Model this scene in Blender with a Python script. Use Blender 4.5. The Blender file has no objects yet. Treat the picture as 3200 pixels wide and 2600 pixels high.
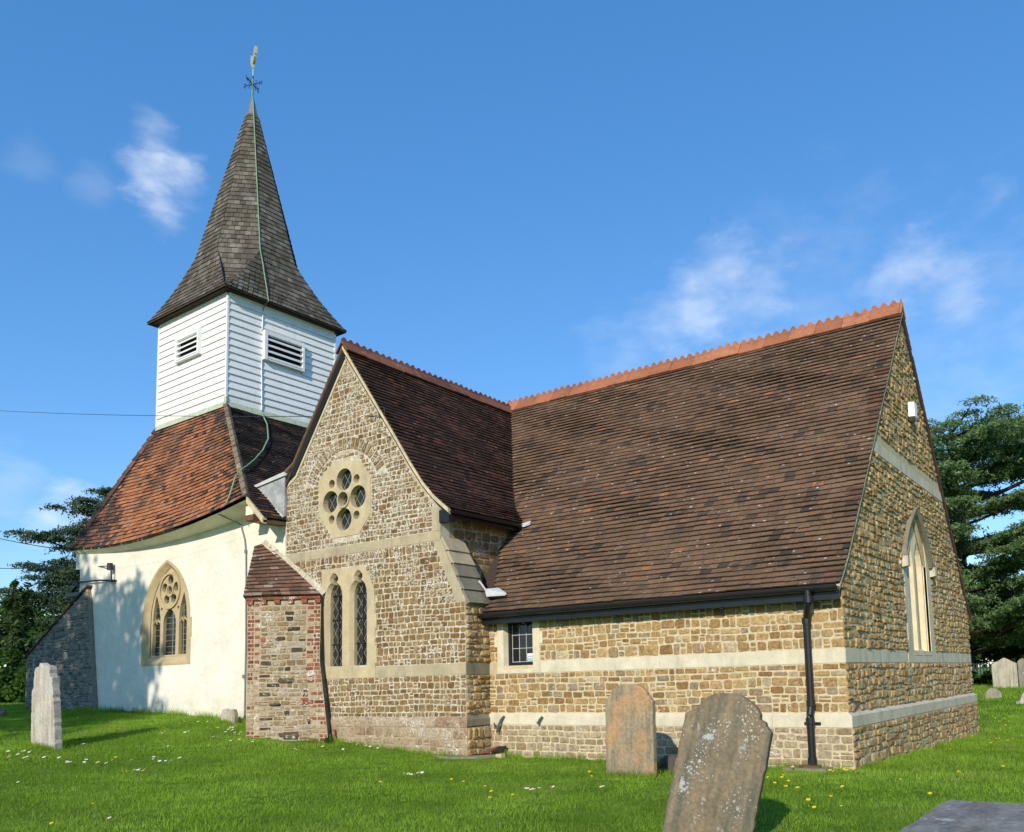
import bpy, bmesh, math, random
import numpy as np
from mathutils import Vector, Matrix

# ------------------------------------------------------------------ camera, sky, sun, exposure
sc = bpy.context.scene
COL = sc.collection
CAM = np.array([3.697, -12.146, 1.372])
YAW, PITCH, ROLL = math.radians(-33.414), math.radians(6.175), math.radians(-1.551)
fw = np.array([math.sin(YAW)*math.cos(PITCH), math.cos(YAW)*math.cos(PITCH), math.sin(PITCH)])
rt = np.array([math.cos(YAW), -math.sin(YAW), 0.0]); up = np.cross(rt, fw)
Rv = rt*math.cos(ROLL) + up*math.sin(ROLL); Uv = -rt*math.sin(ROLL) + up*math.cos(ROLL)
cd = bpy.data.cameras.new('camera'); cam = bpy.data.objects.new('camera', cd); COL.objects.link(cam)
cam.matrix_world = Matrix(((Rv[0], Uv[0], -fw[0], CAM[0]), (Rv[1], Uv[1], -fw[1], CAM[1]), (Rv[2], Uv[2], -fw[2], CAM[2]), (0, 0, 0, 1)))
cd.sensor_fit = 'HORIZONTAL'; cd.sensor_width = 36; cd.lens = 29.868
cd.shift_x = -0.07693; cd.shift_y = 0.16639
cd.clip_start = 0.1; cd.clip_end = 3000
sc.camera = cam

SUN_EL, SUN_AZ = math.radians(27), (0.29, -0.957)      # towards the sun (x, y)
sund = np.array([SUN_AZ[0]*math.cos(SUN_EL), SUN_AZ[1]*math.cos(SUN_EL), math.sin(SUN_EL)])
ld = bpy.data.lights.new('sun', 'SUN'); ld.energy = 3.9; ld.angle = math.radians(0.53); ld.color = (1.0, 0.90, 0.74)
lo = bpy.data.objects.new('sun', ld); COL.objects.link(lo); lo.location = tuple(sund*60)
lo.rotation_euler = Vector(sund).to_track_quat('Z', 'Y').to_euler()

world = bpy.data.worlds.new('World'); sc.world = world; world.use_nodes = True
wn = world.node_tree; wn.nodes.clear(); WL = wn.links
def wnode(t, **k):
    n = wn.nodes.new(t)
    for a, b in k.items(): setattr(n, a, b)
    return n
sky = wnode('ShaderNodeTexSky', sky_type='NISHITA', sun_disc=False)
sky.sun_elevation = SUN_EL; sky.sun_rotation = math.atan2(SUN_AZ[0], SUN_AZ[1])
sky.air_density = 1.0; sky.dust_density = 0.05; sky.ozone_density = 3.0; sky.altitude = 50
hsv = wnode('ShaderNodeHueSaturation'); hsv.inputs['Saturation'].default_value = 1.14; hsv.inputs['Value'].default_value = 1.18
evn = wnode('ShaderNodeMixRGB'); evn.inputs[0].default_value = .38; evn.inputs[2].default_value = (.60, 1.65, 3.7, 1); WL.new(sky.outputs[0], evn.inputs[1]); WL.new(evn.outputs[0], hsv.inputs['Color'])
bg = wnode('ShaderNodeBackground'); bg.inputs[1].default_value = 0.15
tc = wnode('ShaderNodeTexCoord')
def clouds():
    """soft fair-weather clouds: noise shaped by a few fixed directions in the sky"""
    def direction(u, v):
        d = fw + Rv*(u-1846)/2655 - Uv*(v-1832)/2655
        return d/np.linalg.norm(d)
    spots = [((492, 560), .030, .66), ((500, 640), .022, .5), ((480, 440), .018, .38), ((560, 580), .022, .4), ((300, 575), .018, .09), ((90, 490), .018, .07), ((2270, 850), .040, .34), ((2190, 960), .044, .38), ((2060, 1000), .036, .30), ((2390, 870), .036, .26),
             ((2330, 930), .055, .28), ((1980, 1120), .050, .14), ((2840, 840), .036, .34), ((2760, 890), .032, .26), ((2960, 910), .046, .28), ((230, 1625), .034, .55), ((20, 1510), .03, .2), ((3050, 1050), .11, .13), ((2600, 1000), .12, .10)]
    nz = wnode('ShaderNodeTexNoise'); nz.inputs['Scale'].default_value = 19; nz.inputs['Detail'].default_value = 7; nz.inputs['Roughness'].default_value = .58
    nz2 = wnode('ShaderNodeTexNoise'); nz2.inputs['Scale'].default_value = 26; nz2.inputs['Detail'].default_value = 5
    mp = wnode('ShaderNodeMapping'); mp.inputs['Scale'].default_value = (1, .8, 1.9)
    WL.new(tc.outputs['Generated'], mp.inputs[0]); WL.new(mp.outputs[0], nz.inputs['Vector']); WL.new(mp.outputs[0], nz2.inputs['Vector'])
    acc = None
    for (uv, rad, amp) in spots:
        d = direction(*uv)
        dist = wnode('ShaderNodeVectorMath', operation='DISTANCE'); WL.new(tc.outputs['Generated'], dist.inputs[0]); dist.inputs[1].default_value = tuple(d)
        # warp the distance with noise so that outlines are ragged
        wv = wnode('ShaderNodeMath', operation='MULTIPLY_ADD'); WL.new(nz.outputs['Fac'], wv.inputs[0]); wv.inputs[1].default_value = -rad*2.8; WL.new(dist.outputs['Value'], wv.inputs[2])
        mr = wnode('ShaderNodeMapRange', interpolation_type='SMOOTHSTEP'); WL.new(wv.outputs[0], mr.inputs[0])
        mr.inputs[1].default_value = -rad*1.3; mr.inputs[2].default_value = rad*.05; mr.inputs[3].default_value = amp; mr.inputs[4].default_value = 0
        last = mr.outputs[0]
        if acc is None: acc = last
        else:
            mx = wnode('ShaderNodeMath', operation='MAXIMUM'); WL.new(acc, mx.inputs[0]); WL.new(last, mx.inputs[1]); acc = mx.outputs[0]
    m = wnode('ShaderNodeMapRange'); WL.new(nz2.outputs['Fac'], m.inputs[0]); m.inputs[1].default_value = .32; m.inputs[2].default_value = .66; m.inputs[3].default_value = .28; m.inputs[4].default_value = 1
    mm = wnode('ShaderNodeMath', operation='MULTIPLY'); WL.new(acc, mm.inputs[0]); WL.new(m.outputs[0], mm.inputs[1])
    return mm.outputs[0]
mixc = wnode('ShaderNodeMixRGB'); WL.new(clouds(), mixc.inputs[0]); WL.new(hsv.outputs[0], mixc.inputs[1]); mixc.inputs[2].default_value = (5.9, 6.2, 6.6, 1)
WL.new(mixc.outputs[0], bg.inputs[0])
out = wnode('ShaderNodeOutputWorld'); WL.new(bg.outputs[0], out.inputs[0])

sc.view_settings.view_transform = 'Standard'; sc.view_settings.look = 'None'; sc.view_settings.exposure = 0.25; sc.view_settings.gamma = 1.0
sc.render.engine = 'CYCLES'; sc.cycles.use_denoising = True; sc.cycles.max_bounces = 6

rng = random.Random(7); npr = np.random.default_rng(11)
U = rng.uniform

# ------------------------------------------------------------------ materials
class NM:
    """small helper to write node materials"""
    def __init__(s, name):
        s.m = bpy.data.materials.new(name); s.m.use_nodes = True; s.t = s.m.node_tree; s.t.nodes.clear()
        s.out = s.n('ShaderNodeOutputMaterial'); s.b = s.n('ShaderNodeBsdfPrincipled'); s.l(s.b.outputs[0], s.out.inputs[0])
        s.b.inputs['Roughness'].default_value = .85; s.b.inputs['Specular IOR Level'].default_value = .2
        s.pos = s.n('ShaderNodeTexCoord').outputs['Object']
    def n(s, t, **k):
        x = s.t.nodes.new(t)
        for a, b in k.items(): setattr(x, a, b)
        return x
    def l(s, a, b): s.t.links.new(a, b)
    def attr(s, nm='rnd'): return s.n('ShaderNodeAttribute', attribute_name=nm).outputs['Fac']
    def noise(s, scale, detail=4, rough=.55, vec=None, stretch=None):
        x = s.n('ShaderNodeTexNoise'); x.inputs['Scale'].default_value = scale; x.inputs['Detail'].default_value = detail; x.inputs['Roughness'].default_value = rough
        v = vec or s.pos
        if stretch:
            mp = s.n('ShaderNodeMapping'); mp.inputs['Scale'].default_value = stretch; s.l(v, mp.inputs[0]); v = mp.outputs[0]
        s.l(v, x.inputs['Vector']); return x.outputs['Fac']
    def vor(s, scale, feature='F1'):
        x = s.n('ShaderNodeTexVoronoi', feature=feature); x.inputs['Scale'].default_value = scale; s.l(s.pos, x.inputs['Vector']); return x
    def ramp(s, fac, stops, interp='LINEAR'):
        r = s.n('ShaderNodeValToRGB'); r.color_ramp.interpolation = interp; e = r.color_ramp.elements
        while len(e) < len(stops): e.new(.5)
        for i, (p, c) in enumerate(stops):
            e[i].position = p; e[i].color = (*c, 1) if len(c) == 3 else c
        s.l(fac, r.inputs[0]); return r.outputs[0]
    def rng(s, fac, a, b, c=0., d=1., smooth=False):
        r = s.n('ShaderNodeMapRange'); r.inputs[1].default_value = a; r.inputs[2].default_value = b; r.inputs[3].default_value = c; r.inputs[4].default_value = d
        if smooth: r.interpolation_type = 'SMOOTHSTEP'
        s.l(fac, r.inputs[0]); return r.outputs[0]
    def math(s, op, a, b=None):
        r = s.n('ShaderNodeMath', operation=op)
        for i, v in enumerate((a, b)):
            if v is None: continue
            if isinstance(v, (int, float)): r.inputs[i].default_value = v
            else: s.l(v, r.inputs[i])
        return r.outputs[0]
    def mix(s, f, a, b, mode='MIX'):
        r = s.n('ShaderNodeMixRGB', blend_type=mode)
        for i, v in enumerate((f, a, b)):
            if isinstance(v, (int, float)): r.inputs[i].default_value = v
            elif isinstance(v, tuple): r.inputs[i].default_value = (*v, 1)
            else: s.l(v, r.inputs[i])
        return r.outputs[0]
    def xyz(s):
        x = s.n('ShaderNodeSeparateXYZ'); s.l(s.pos, x.inputs[0]); return x.outputs
    def vary(s, col, scale=6, lo=.7, hi=1.25, detail=5):
        v = s.rng(s.noise(scale, detail), .3, .7, lo, hi)
        return s.mix(1., col, s.comb(v), 'MULTIPLY')
    def comb(s, v):
        x = s.n('ShaderNodeCombineColor')
        for i in range(3): s.l(v, x.inputs[i])
        return x.outputs[0]
    def bump(s, h, strength=.5, dist=.02):
        b = s.n('ShaderNodeBump'); b.inputs['Strength'].default_value = strength; b.inputs['Distance'].default_value = dist; s.l(h, b.inputs['Height']); s.l(b.outputs[0], s.b.inputs['Normal'])
    def col(s, c):
        if isinstance(c, tuple): s.b.inputs['Base Color'].default_value = (*c, 1)
        else: s.l(c, s.b.inputs['Base Color'])
        return s
    def rough(s, v): s.b.inputs['Roughness'].default_value = v; return s

def simple(name, c, rough=.7, var=.15, scale=12, bump=.0, metal=0, spec=.3):
    k = NM(name); k.col(k.vary(c, scale, 1-var, 1+var)).rough(rough); k.b.inputs['Metallic'].default_value = metal; k.b.inputs['Specular IOR Level'].default_value = spec
    if bump: k.bump(k.noise(scale*5, 5), bump, .01)
    return k.m

def stone_material(name, stops, lichen=0., white=(.62, .60, .52), lscale=5., spec=.15, bump=.6, specks=0.):
    k = NM(name); c = k.ramp(k.attr(), stops)
    c = k.vary(c, 22, .62, 1.35, 6)
    c = k.vary(c, 3, .85, 1.15, 3)
    if lichen:
        a = k.rng(k.noise(lscale, 3), .62-lichen*.22, .70-lichen*.18, 0, 1); b = k.rng(k.noise(30, 4, .65), .50, .58)
        f = k.math('MULTIPLY', a, b); c = k.mix(f, c, white)
    if specks:
        v = k.vor(9); f = k.math('MULTIPLY', k.rng(v.outputs['Distance'], .16, .22, 1, 0), k.rng(k.noise(1.7, 2), .5, .6)); c = k.mix(k.math('MULTIPLY', f, specks), c, white)
    k.col(c); k.b.inputs['Specular IOR Level'].default_value = spec
    k.bump(k.noise(38, 6, .65), bump, .02); return k.m

def mortar_material(name, c, lichen=0., white=(.6, .58, .5)):
    k = NM(name); v = k.vary(c, 14, .78, 1.18, 6)
    if lichen:
        f = k.math('MULTIPLY', k.rng(k.noise(4, 3), .62-lichen*.2, .7-lichen*.18), k.rng(k.noise(30, 4), .47, .56)); v = k.mix(f, v, white)
    k.col(v); k.bump(k.noise(60, 5), .4, .008); return k.m

def ashlar_material(name, c, stain=.25, weather=(.16, .15, .11), jointx=0.):
    k = NM(name); v = k.vary(c, 4, .88, 1.1, 4); v = k.vary(v, 40, .92, 1.08, 3)
    f = k.math('MULTIPLY', k.rng(k.noise(3.2, 6, .65, stretch=(1, 1, .35)), .5, .72), stain); v = k.mix(f, v, weather)
    v = k.mix(k.math('MULTIPLY', k.rng(k.noise(16, 5, .7), .58, .70), .35), v, (.55, .52, .42))
    k.col(v); k.bump(k.noise(55, 5), .25, .006); return k.m

def tile_material(name, stops, lichen=.5, patch=None, patch_scale=.9, white=(.50, .50, .47), pf=(.5, .62), rough=.8):
    k = NM(name); c = k.ramp(k.attr(), stops)
    c = k.vary(c, 30, .8, 1.2, 4); c = k.vary(c, 1.6, .86, 1.12, 4)
    if patch: c = k.mix(k.math('MULTIPLY', k.rng(k.noise(patch_scale, 4, .6), *pf), .75), c, patch)
    if lichen:
        v = k.vor(5.5); f = k.math('MULTIPLY', k.rng(v.outputs['Distance'], .10, .17, 1, 0), k.rng(k.noise(6, 2), .48, .56)); c = k.mix(k.math('MULTIPLY', f, lichen), c, white)
        v = k.vor(17); f = k.math('MULTIPLY', k.rng(v.outputs['Distance'], .10, .2, 1, 0), k.rng(k.noise(2.3, 3), .48, .62)); c = k.mix(k.math('MULTIPLY', f, lichen*.6), c, white)
    k.col(c).rough(.95); k.b.inputs['Specular IOR Level'].default_value = .06; k.bump(k.noise(60, 4), .35, .006); return k.m

M = {}
M['mortar'] = mortar_material('warm lime mortar', (.55, .46, .295))
M['mortar_old'] = mortar_material('old lime mortar', (.44, .385, .275), .8)
M['mortar_dull'] = mortar_material('dull mortar', (.37, .30, .20), .2)
M['stone_gold'] = stone_material('golden rubble stone', [(0, (.22, .13, .052)), (.2, (.29, .18, .076)), (.45, (.355, .23, .10)), (.7, (.42, .295, .14)), (.84, (.30, .21, .115)), (.92, (.26, .195, .13)), (1, (.48, .39, .24))], 0.12, specks=.5)
M['stone_grey'] = stone_material('lower course stone', [(0, (.26, .19, .11)), (.4, (.35, .27, .17)), (.8, (.38, .31, .22)), (1, (.30, .21, .12))], .15)
M['stone_brown'] = stone_material('brown ironstone rubble', [(0, (.135, .08, .033)), (.4, (.20, .12, .05)), (.75, (.25, .16, .072)), (1, (.22, .155, .095))], .95, white=(.55, .54, .47), lscale=3.2, specks=1.)
M['stone_brown2'] = stone_material('brown ironstone rubble plain', [(0, (.16, .095, .04)), (.4, (.225, .138, .06)), (.75, (.275, .178, .08)), (1, (.24, .175, .105))], .3, lscale=3.2, specks=1.)
M['stone_pale'] = stone_material('weathered plinth stone', [(0, (.27, .18, .11)), (.5, (.35, .26, .17)), (1, (.40, .33, .24))], .45, lscale=2.)
M['stone_rock'] = stone_material('rock faced brown stone', [(0, (.29, .18, .075)), (.35, (.38, .25, .11)), (.7, (.43, .305, .145)), (.9, (.33, .26, .16)), (1, (.47, .37, .20))], .08, bump=.8)
M['mortar_rock'] = mortar_material('mortar of the gable end', (.52, .43, .25))
M['stone_mix'] = stone_material('mixed field stone', [(0, (.05, .04, .03)), (.11, (.09, .07, .045)), (.15, (.20, .145, .08)), (.4, (.26, .19, .105)), (.65, (.30, .24, .15)), (.82, (.34, .31, .25)), (1, (.24, .155, .08))], .4)
M['stone_flint'] = stone_material('grey rubble', [(0, (.10, .095, .085)), (.5, (.20, .185, .16)), (1, (.30, .27, .21))], .2)
M['brick_red'] = stone_material('old red brick', [(0, (.16, .055, .035)), (.5, (.25, .085, .05)), (1, (.30, .12, .075))], .38, lscale=2.2)
M['ashlar'] = ashlar_material('pale dressed stone', (.62, .56, .42), .25)
M['ashlar_warm'] = ashlar_material('warm dressed stone', (.50, .41, .26), .3)
M['ashlar_old'] = ashlar_material('weathered dressed stone', (.42, .355, .235), .5)
M['ashlar_band'] = ashlar_material('grey stone band', (.56, .50, .37), .45)
M['ashlar_dark'] = ashlar_material('dark weathered stone', (.22, .195, .14), .8, (.07, .065, .05))
M['window_stone'] = ashlar_material('honey coloured window stone', (.47, .37, .215), .25)
M['bathstone'] = ashlar_material('cream window stone', (.72, .62, .42), .1)
M['cement'] = simple('cement fillet', (.52, .45, .28), .9, .2, 9, .4)
def plaster():
    k = NM('cream limewashed plaster'); c = k.vary((.76, .72, .625), 1.5, .89, 1.07, 5); c = k.vary(c, 9, .94, 1.05, 5)
    z = k.xyz()[2]
    c = k.mix(k.math('MULTIPLY', k.rng(k.noise(2.5, 5), .48, .7), .35), c, (.68, .62, .50))
    foot = k.math('MULTIPLY', k.rng(z, .75, 1.25, 1, 0), k.rng(k.noise(4, 5), .35, .62)); c = k.mix(k.math('MULTIPLY', foot, .55), c, (.50, .45, .33))
    k.col(c); k.bump(k.noise(7, 6, .6), .35, .05); return k.m
M['plaster'] = plaster()
M['tile_chancel'] = tile_material('brown clay roof tile', [(0, (.055, .048, .040)), (.06, (.095, .068, .048)), (.16, (.135, .087, .055)), (.6, (.160, .101, .062)), (.95, (.180, .110, .066)), (.985, (.20, .11, .060)), (1, (.30, .13, .065))], .8, (.055, .046, .038), 2.2, pf=(.60, .70))
M['tile_transept'] = tile_material('dark clay roof tile', [(0, (.032, .022, .019)), (.5, (.062, .035, .027)), (.9, (.095, .045, .032)), (1, (.14, .05, .03))], .35, (.035, .025, .022), 1.3)
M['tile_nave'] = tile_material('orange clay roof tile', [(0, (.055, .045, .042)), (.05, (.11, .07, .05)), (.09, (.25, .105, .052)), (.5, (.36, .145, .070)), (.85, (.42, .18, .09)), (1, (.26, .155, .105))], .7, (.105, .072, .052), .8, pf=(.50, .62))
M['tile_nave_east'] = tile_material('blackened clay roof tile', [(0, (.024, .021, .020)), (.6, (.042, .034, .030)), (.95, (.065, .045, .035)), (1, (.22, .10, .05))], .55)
M['tile_nave_west'] = tile_material('lichened and shade darkened clay tile', [(0, (.05, .04, .038)), (.5, (.10, .06, .048)), (1, (.22, .10, .06))], 1.)
M['tile_buttress'] = tile_material('weathered red clay tile', [(0, (.11, .068, .048)), (.5, (.175, .095, .066)), (.80, (.22, .125, .088)), (.95, (.30, .26, .21)), (1, (.45, .38, .24))], 1.)
M['shingle'] = tile_material('weathered oak shingle', [(0, (.080, .070, .055)), (.5, (.122, .108, .087)), (.85, (.155, .140, .115)), (1, (.21, .19, .16))], .12, (.075, .062, .047), 1.1, pf=(.52, .68), rough=.75)
M['terracotta'] = tile_material('orange ridge tile', [(0, (.28, .11, .06)), (.5, (.37, .145, .078)), (1, (.43, .18, .10))], .3, (.16, .09, .065), 2.5, pf=(.54, .68))
M['terracotta_old'] = tile_material('aged ridge tile', [(0, (.14, .065, .045)), (.5, (.19, .08, .052)), (1, (.24, .105, .068))], .4, (.09, .055, .045), 2.5)
M['tile_edge_shade'] = simple('tile edge in painted shade', (.062, .046, .034), .95)  # dark colour paints the shade line under each tile course
M['deck'] = simple('roof underside', (.05, .035, .028), .9)
M['hip_mortar'] = tile_material('hip tile', [(0, (.16, .125, .085)), (1, (.26, .21, .14))], .9, (.07, .055, .04), 3.)
M['black'] = simple('black gutter paint', (.012, .012, .014), .35, .2, 8, 0, 0, .5)
def boards_mat():
    k = NM('white painted weatherboard'); c = k.vary((.80, .80, .79), 5, .95, 1.03)
    c = k.mix(k.math('MULTIPLY', k.rng(k.noise(2.6, 6, .65, stretch=(1.4, 1.4, .28)), .55, .75), .30), c, (.55, .56, .50))
    z = k.xyz()[2]; c = k.mix(k.math('MULTIPLY', k.rng(z, 9.05, 9.7, 1, 0), k.rng(k.noise(5, 5), .42, .66)), c, (.56, .60, .48))
    k.col(c).rough(.6); k.bump(k.noise(24, 4), .08, .01); return k.m
M['boards'] = boards_mat()
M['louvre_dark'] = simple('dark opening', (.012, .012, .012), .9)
M['lead'] = simple('weathered sheet lead', (.34, .35, .36), .55, .3, 5, .2, .0)
M['lead_pale'] = simple('pale lead', (.50, .51, .50), .5, .12, 5)
M['flash_green'] = simple('lichened lead flashing', (.44, .47, .35), .7, .2, 7)
M['copper'] = simple('green copper strip', (.22, .36, .22), .6, .15, 9)
M['grey_cable'] = simple('grey cable', (.20, .20, .19), .6)
M['white_paint'] = simple('white plastic', (.80, .80, .76), .4, .03)
M['gilt'] = simple('gilt metal', (.85, .70, .40), .35, .12, 20, 0, .6)
M['iron'] = simple('dark wrought iron', (.025, .028, .034), .6)
M['bluerod'] = simple('painted rod', (.30, .50, .62), .5)
M['timber'] = simple('weathered timber', (.15, .085, .045), .85, .3, 8, .5)
M['bronze_green'] = simple('green metal', (.075, .105, .085), .55)

def glass_leaded(name, kind='diamond', sx=1., sz=1., base=(.018, .022, .023), axis=0):
    k = NM(name); s = k.xyz(); x, z = s[axis], s[2]
    if kind == 'diamond':
        a = k.math('ADD', k.math('MULTIPLY', x, sx), k.math('MULTIPLY', z, sz)); b = k.math('SUBTRACT', k.math('MULTIPLY', x, sx), k.math('MULTIPLY', z, sz))
    else:
        a = k.math('MULTIPLY', x, sx); b = k.math('MULTIPLY', z, sz)
    def line(v, w):
        f = k.math('ABSOLUTE', k.math('SUBTRACT', k.math('FRACT', k.math('ADD', v, 100.)), .5)); return k.rng(f, .5-w, .5-w*.6)
    ln = k.math('MAXIMUM', line(a, .05), line(b, .05))
    c = k.mix(ln, k.mix(k.rng(k.noise(3., 2), .45, .65), base, (base[0]*2.0, base[1]*1.8, base[2]*1.2)), (.20, .20, .17))
    k.col(c); k.l(k.rng(ln, 0, 1, .12, .6), k.b.inputs['Roughness']); k.b.inputs['Specular IOR Level'].default_value = .3
    k.bump(k.noise(8, 2), .15, .02); return k.m
M['glass_diamond'] = glass_leaded('diamond leaded glass', 'diamond', 5.2, 3.5)
M['glass_bars'] = glass_leaded('barred leaded glass', 'grid', 2.2, 7.)
M['glass_plain'] = simple('dark window pane', (.012, .014, .016), .08, .2, 3, 0, 0, .5)
M['lead_came'] = simple('window lead', (.40, .40, .38), .6)

def foliage(name, stops, trans=.35, patch=.8):
    k = NM(name); c = k.ramp(k.attr(), stops); c = k.vary(c, 1.2, .8, 1.2, 3)
    if patch < .8: c = k.vary(c, .45, patch, 2-patch, 4); c = k.mix(k.math('MULTIPLY', k.rng(k.noise(.9, 4, .6), .54, .68), .45), c, (.33, .36, .10))
    d = k.n('ShaderNodeBsdfDiffuse'); t = k.n('ShaderNodeBsdfTranslucent'); k.l(c, d.inputs[0]); k.l(k.mix(1., c, (1.1, 1.25, .55), 'MULTIPLY'), t.inputs[0])
    m = k.n('ShaderNodeMixShader'); m.inputs[0].default_value = trans; k.l(d.outputs[0], m.inputs[1]); k.l(t.outputs[0], m.inputs[2]); k.l(m.outputs[0], k.out.inputs[0]); return k.m
M['cedar'] = foliage('cedar needles', [(0, (.055, .10, .045)), (.5, (.14, .22, .09)), (1, (.25, .34, .14))], .35)
M['pine'] = foliage('blue green pine needles', [(0, (.035, .065, .045)), (.5, (.075, .115, .07)), (1, (.12, .165, .09))], .25)
M['yew'] = foliage('dark conifer foliage', [(0, (.03, .055, .022)), (.5, (.055, .095, .035)), (1, (.09, .14, .05))], .25)
M['leaf'] = foliage('broad leaves', [(0, (.035, .07, .016)), (.5, (.055, .115, .024)), (1, (.10, .17, .04))], .35)
M['bark'] = simple('dark bark', (.05, .04, .032), .95, .3, 6, .6)
M['grass'] = foliage('grass blades', [(0, (.145, .255, .024)), (.5, (.25, .395, .048)), (.85, (.33, .46, .075)), (1, (.48, .47, .19))], .45, .72)
def lawn_mat():
    k = NM('mown lawn'); f = k.noise(.8, 6, .6)
    c = k.ramp(f, [(.3, (.10, .20, .016)), (.5, (.145, .27, .026)), (.7, (.20, .33, .042))])
    c = k.vary(c, 9, .7, 1.25, 6); c = k.vary(c, 45, .6, 1.35, 4)
    k.col(c); k.b.inputs['Specular IOR Level'].default_value = .05; k.bump(k.noise(30, 6, .7), 1., .06); return k.m
M['lawn'] = lawn_mat()

# ------------------------------------------------------------------ mesh builder
class MB:
    def __init__(s): s.v = []; s.f = []; s.mi = []; s.r = []; s.mats = []
    def mat(s, m):
        if m not in s.mats: s.mats.append(m)
        return s.mats.index(m)
    def add(s, verts, faces, m, rnd=None):
        o = len(s.v); s.v.extend([tuple(map(float, p)) for p in verts]); i = s.mat(m); r = rng.random() if rnd is None else rnd
        for f in faces: s.f.append([o+q for q in f]); s.mi.append(i); s.r.append(r)
    def quad(s, a, b, c, d, m, rnd=None): s.add([a, b, c, d], [(0, 1, 2, 3)], m, rnd)
    def hexa(s, p, m, rnd=None):       # p: 4 bottom + 4 top, both counter-clockwise from above
        s.add(p, [(3, 2, 1, 0), (4, 5, 6, 7), (0, 1, 5, 4), (1, 2, 6, 5), (2, 3, 7, 6), (3, 0, 4, 7)], m, rnd)
    def box(s, a, b, m, rnd=None):
        (x0, y0, z0), (x1, y1, z1) = a, b
        s.hexa([(x0, y0, z0), (x1, y0, z0), (x1, y1, z0), (x0, y1, z0), (x0, y0, z1), (x1, y0, z1), (x1, y1, z1), (x0, y1, z1)], m, rnd)
    def tube(s, pts, r, m, n=8, closed=True):
        pts = [np.array(p, float) for p in pts]; rings = []; k = len(pts)
        rad = r if isinstance(r, (list, tuple)) else [r]*k
        ref = np.array([0.13, 0.31, 1.0])
        base = []
        for i, p in enumerate(pts):
            t = pts[min(i+1, k-1)]-pts[max(i-1, 0)]; t = t/ (np.linalg.norm(t)+1e-9)
            a = np.cross(t, ref); 
            if np.linalg.norm(a) < .15: a = np.cross(t, np.array([1., 0, 0]))
            a /= np.linalg.norm(a); b = np.cross(t, a)
            base += [p+rad[i]*(math.cos(2*math.pi*j/n)*a+math.sin(2*math.pi*j/n)*b) for j in range(n)]
        F = []
        for i in range(k-1):
            for j in range(n): F.append((i*n+j, i*n+(j+1) % n, (i+1)*n+(j+1) % n, (i+1)*n+j))
        if closed: F.append(tuple(range(n-1, -1, -1))); F.append(tuple((k-1)*n+j for j in range(n)))
        s.add(base, F, m)
    def build(s, name, parent=None, smooth=False, label=None):
        me = bpy.data.meshes.new(name); me.from_pydata(s.v, [], s.f)
        for m in s.mats: me.materials.append(m)
        me.polygons.foreach_set('material_index', s.mi)
        a = me.attributes.new('rnd', 'FLOAT', 'FACE'); a.data.foreach_set('value', s.r)
        if smooth: me.polygons.foreach_set('use_smooth', [True]*len(s.f))
        me.update()
        o = bpy.data.objects.new(name, me); COL.objects.link(o)
        if parent is not None: o.parent = parent
        if label: o['label'] = label
        return o
def np_mesh(name, verts, faces_n, m, rnd, parent=None):
    """verts (N,k,3): one k-sided face each"""
    N, k, _ = verts.shape; me = bpy.data.meshes.new(name)
    me.vertices.add(N*k); me.vertices.foreach_set('co', verts.reshape(-1).astype(np.float32))
    me.loops.add(N*k); me.loops.foreach_set('vertex_index', np.arange(N*k, dtype=np.int32))
    me.polygons.add(N); me.polygons.foreach_set('loop_start', np.arange(0, N*k, k, dtype=np.int32))
    me.update(calc_edges=True); me.materials.append(m)
    a = me.attributes.new('rnd', 'FLOAT', 'FACE'); a.data.foreach_set('value', np.asarray(rnd, np.float32))
    o = bpy.data.objects.new(name, me); COL.objects.link(o)
    if parent is not None: o.parent = parent
    return o
def thing(name, loc, label, cat, group=None):
    o = bpy.data.objects.new(name, None); COL.objects.link(o); o.location = loc; o.empty_display_size = .3
    return tag(o, label, cat, group)
def tag(o, label, cat, group=None):
    o['label'] = label; o['category'] = cat
    if group: o['group'] = group
    return o

class Frame:
    """a wall plane: s along, z up, n outward"""
    def __init__(s, o, sd, nd): s.o = np.array(o, float); s.s = np.array(sd, float); s.n = np.array(nd, float)
    def p(s, a, z, h=0.): return s.o + s.s*a + np.array([0, 0, z]) + s.n*h
FS = Frame((0, 0, 0), (1, 0, 0), (0, -1, 0))             # chancel south wall
FE = Frame((0, 0, 0), (0, 1, 0), (1, 0, 0))              # chancel east wall
TY = -.647
FT = Frame((0, TY, 0), (1, 0, 0), (0, -1, 0))            # transept gable

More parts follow.
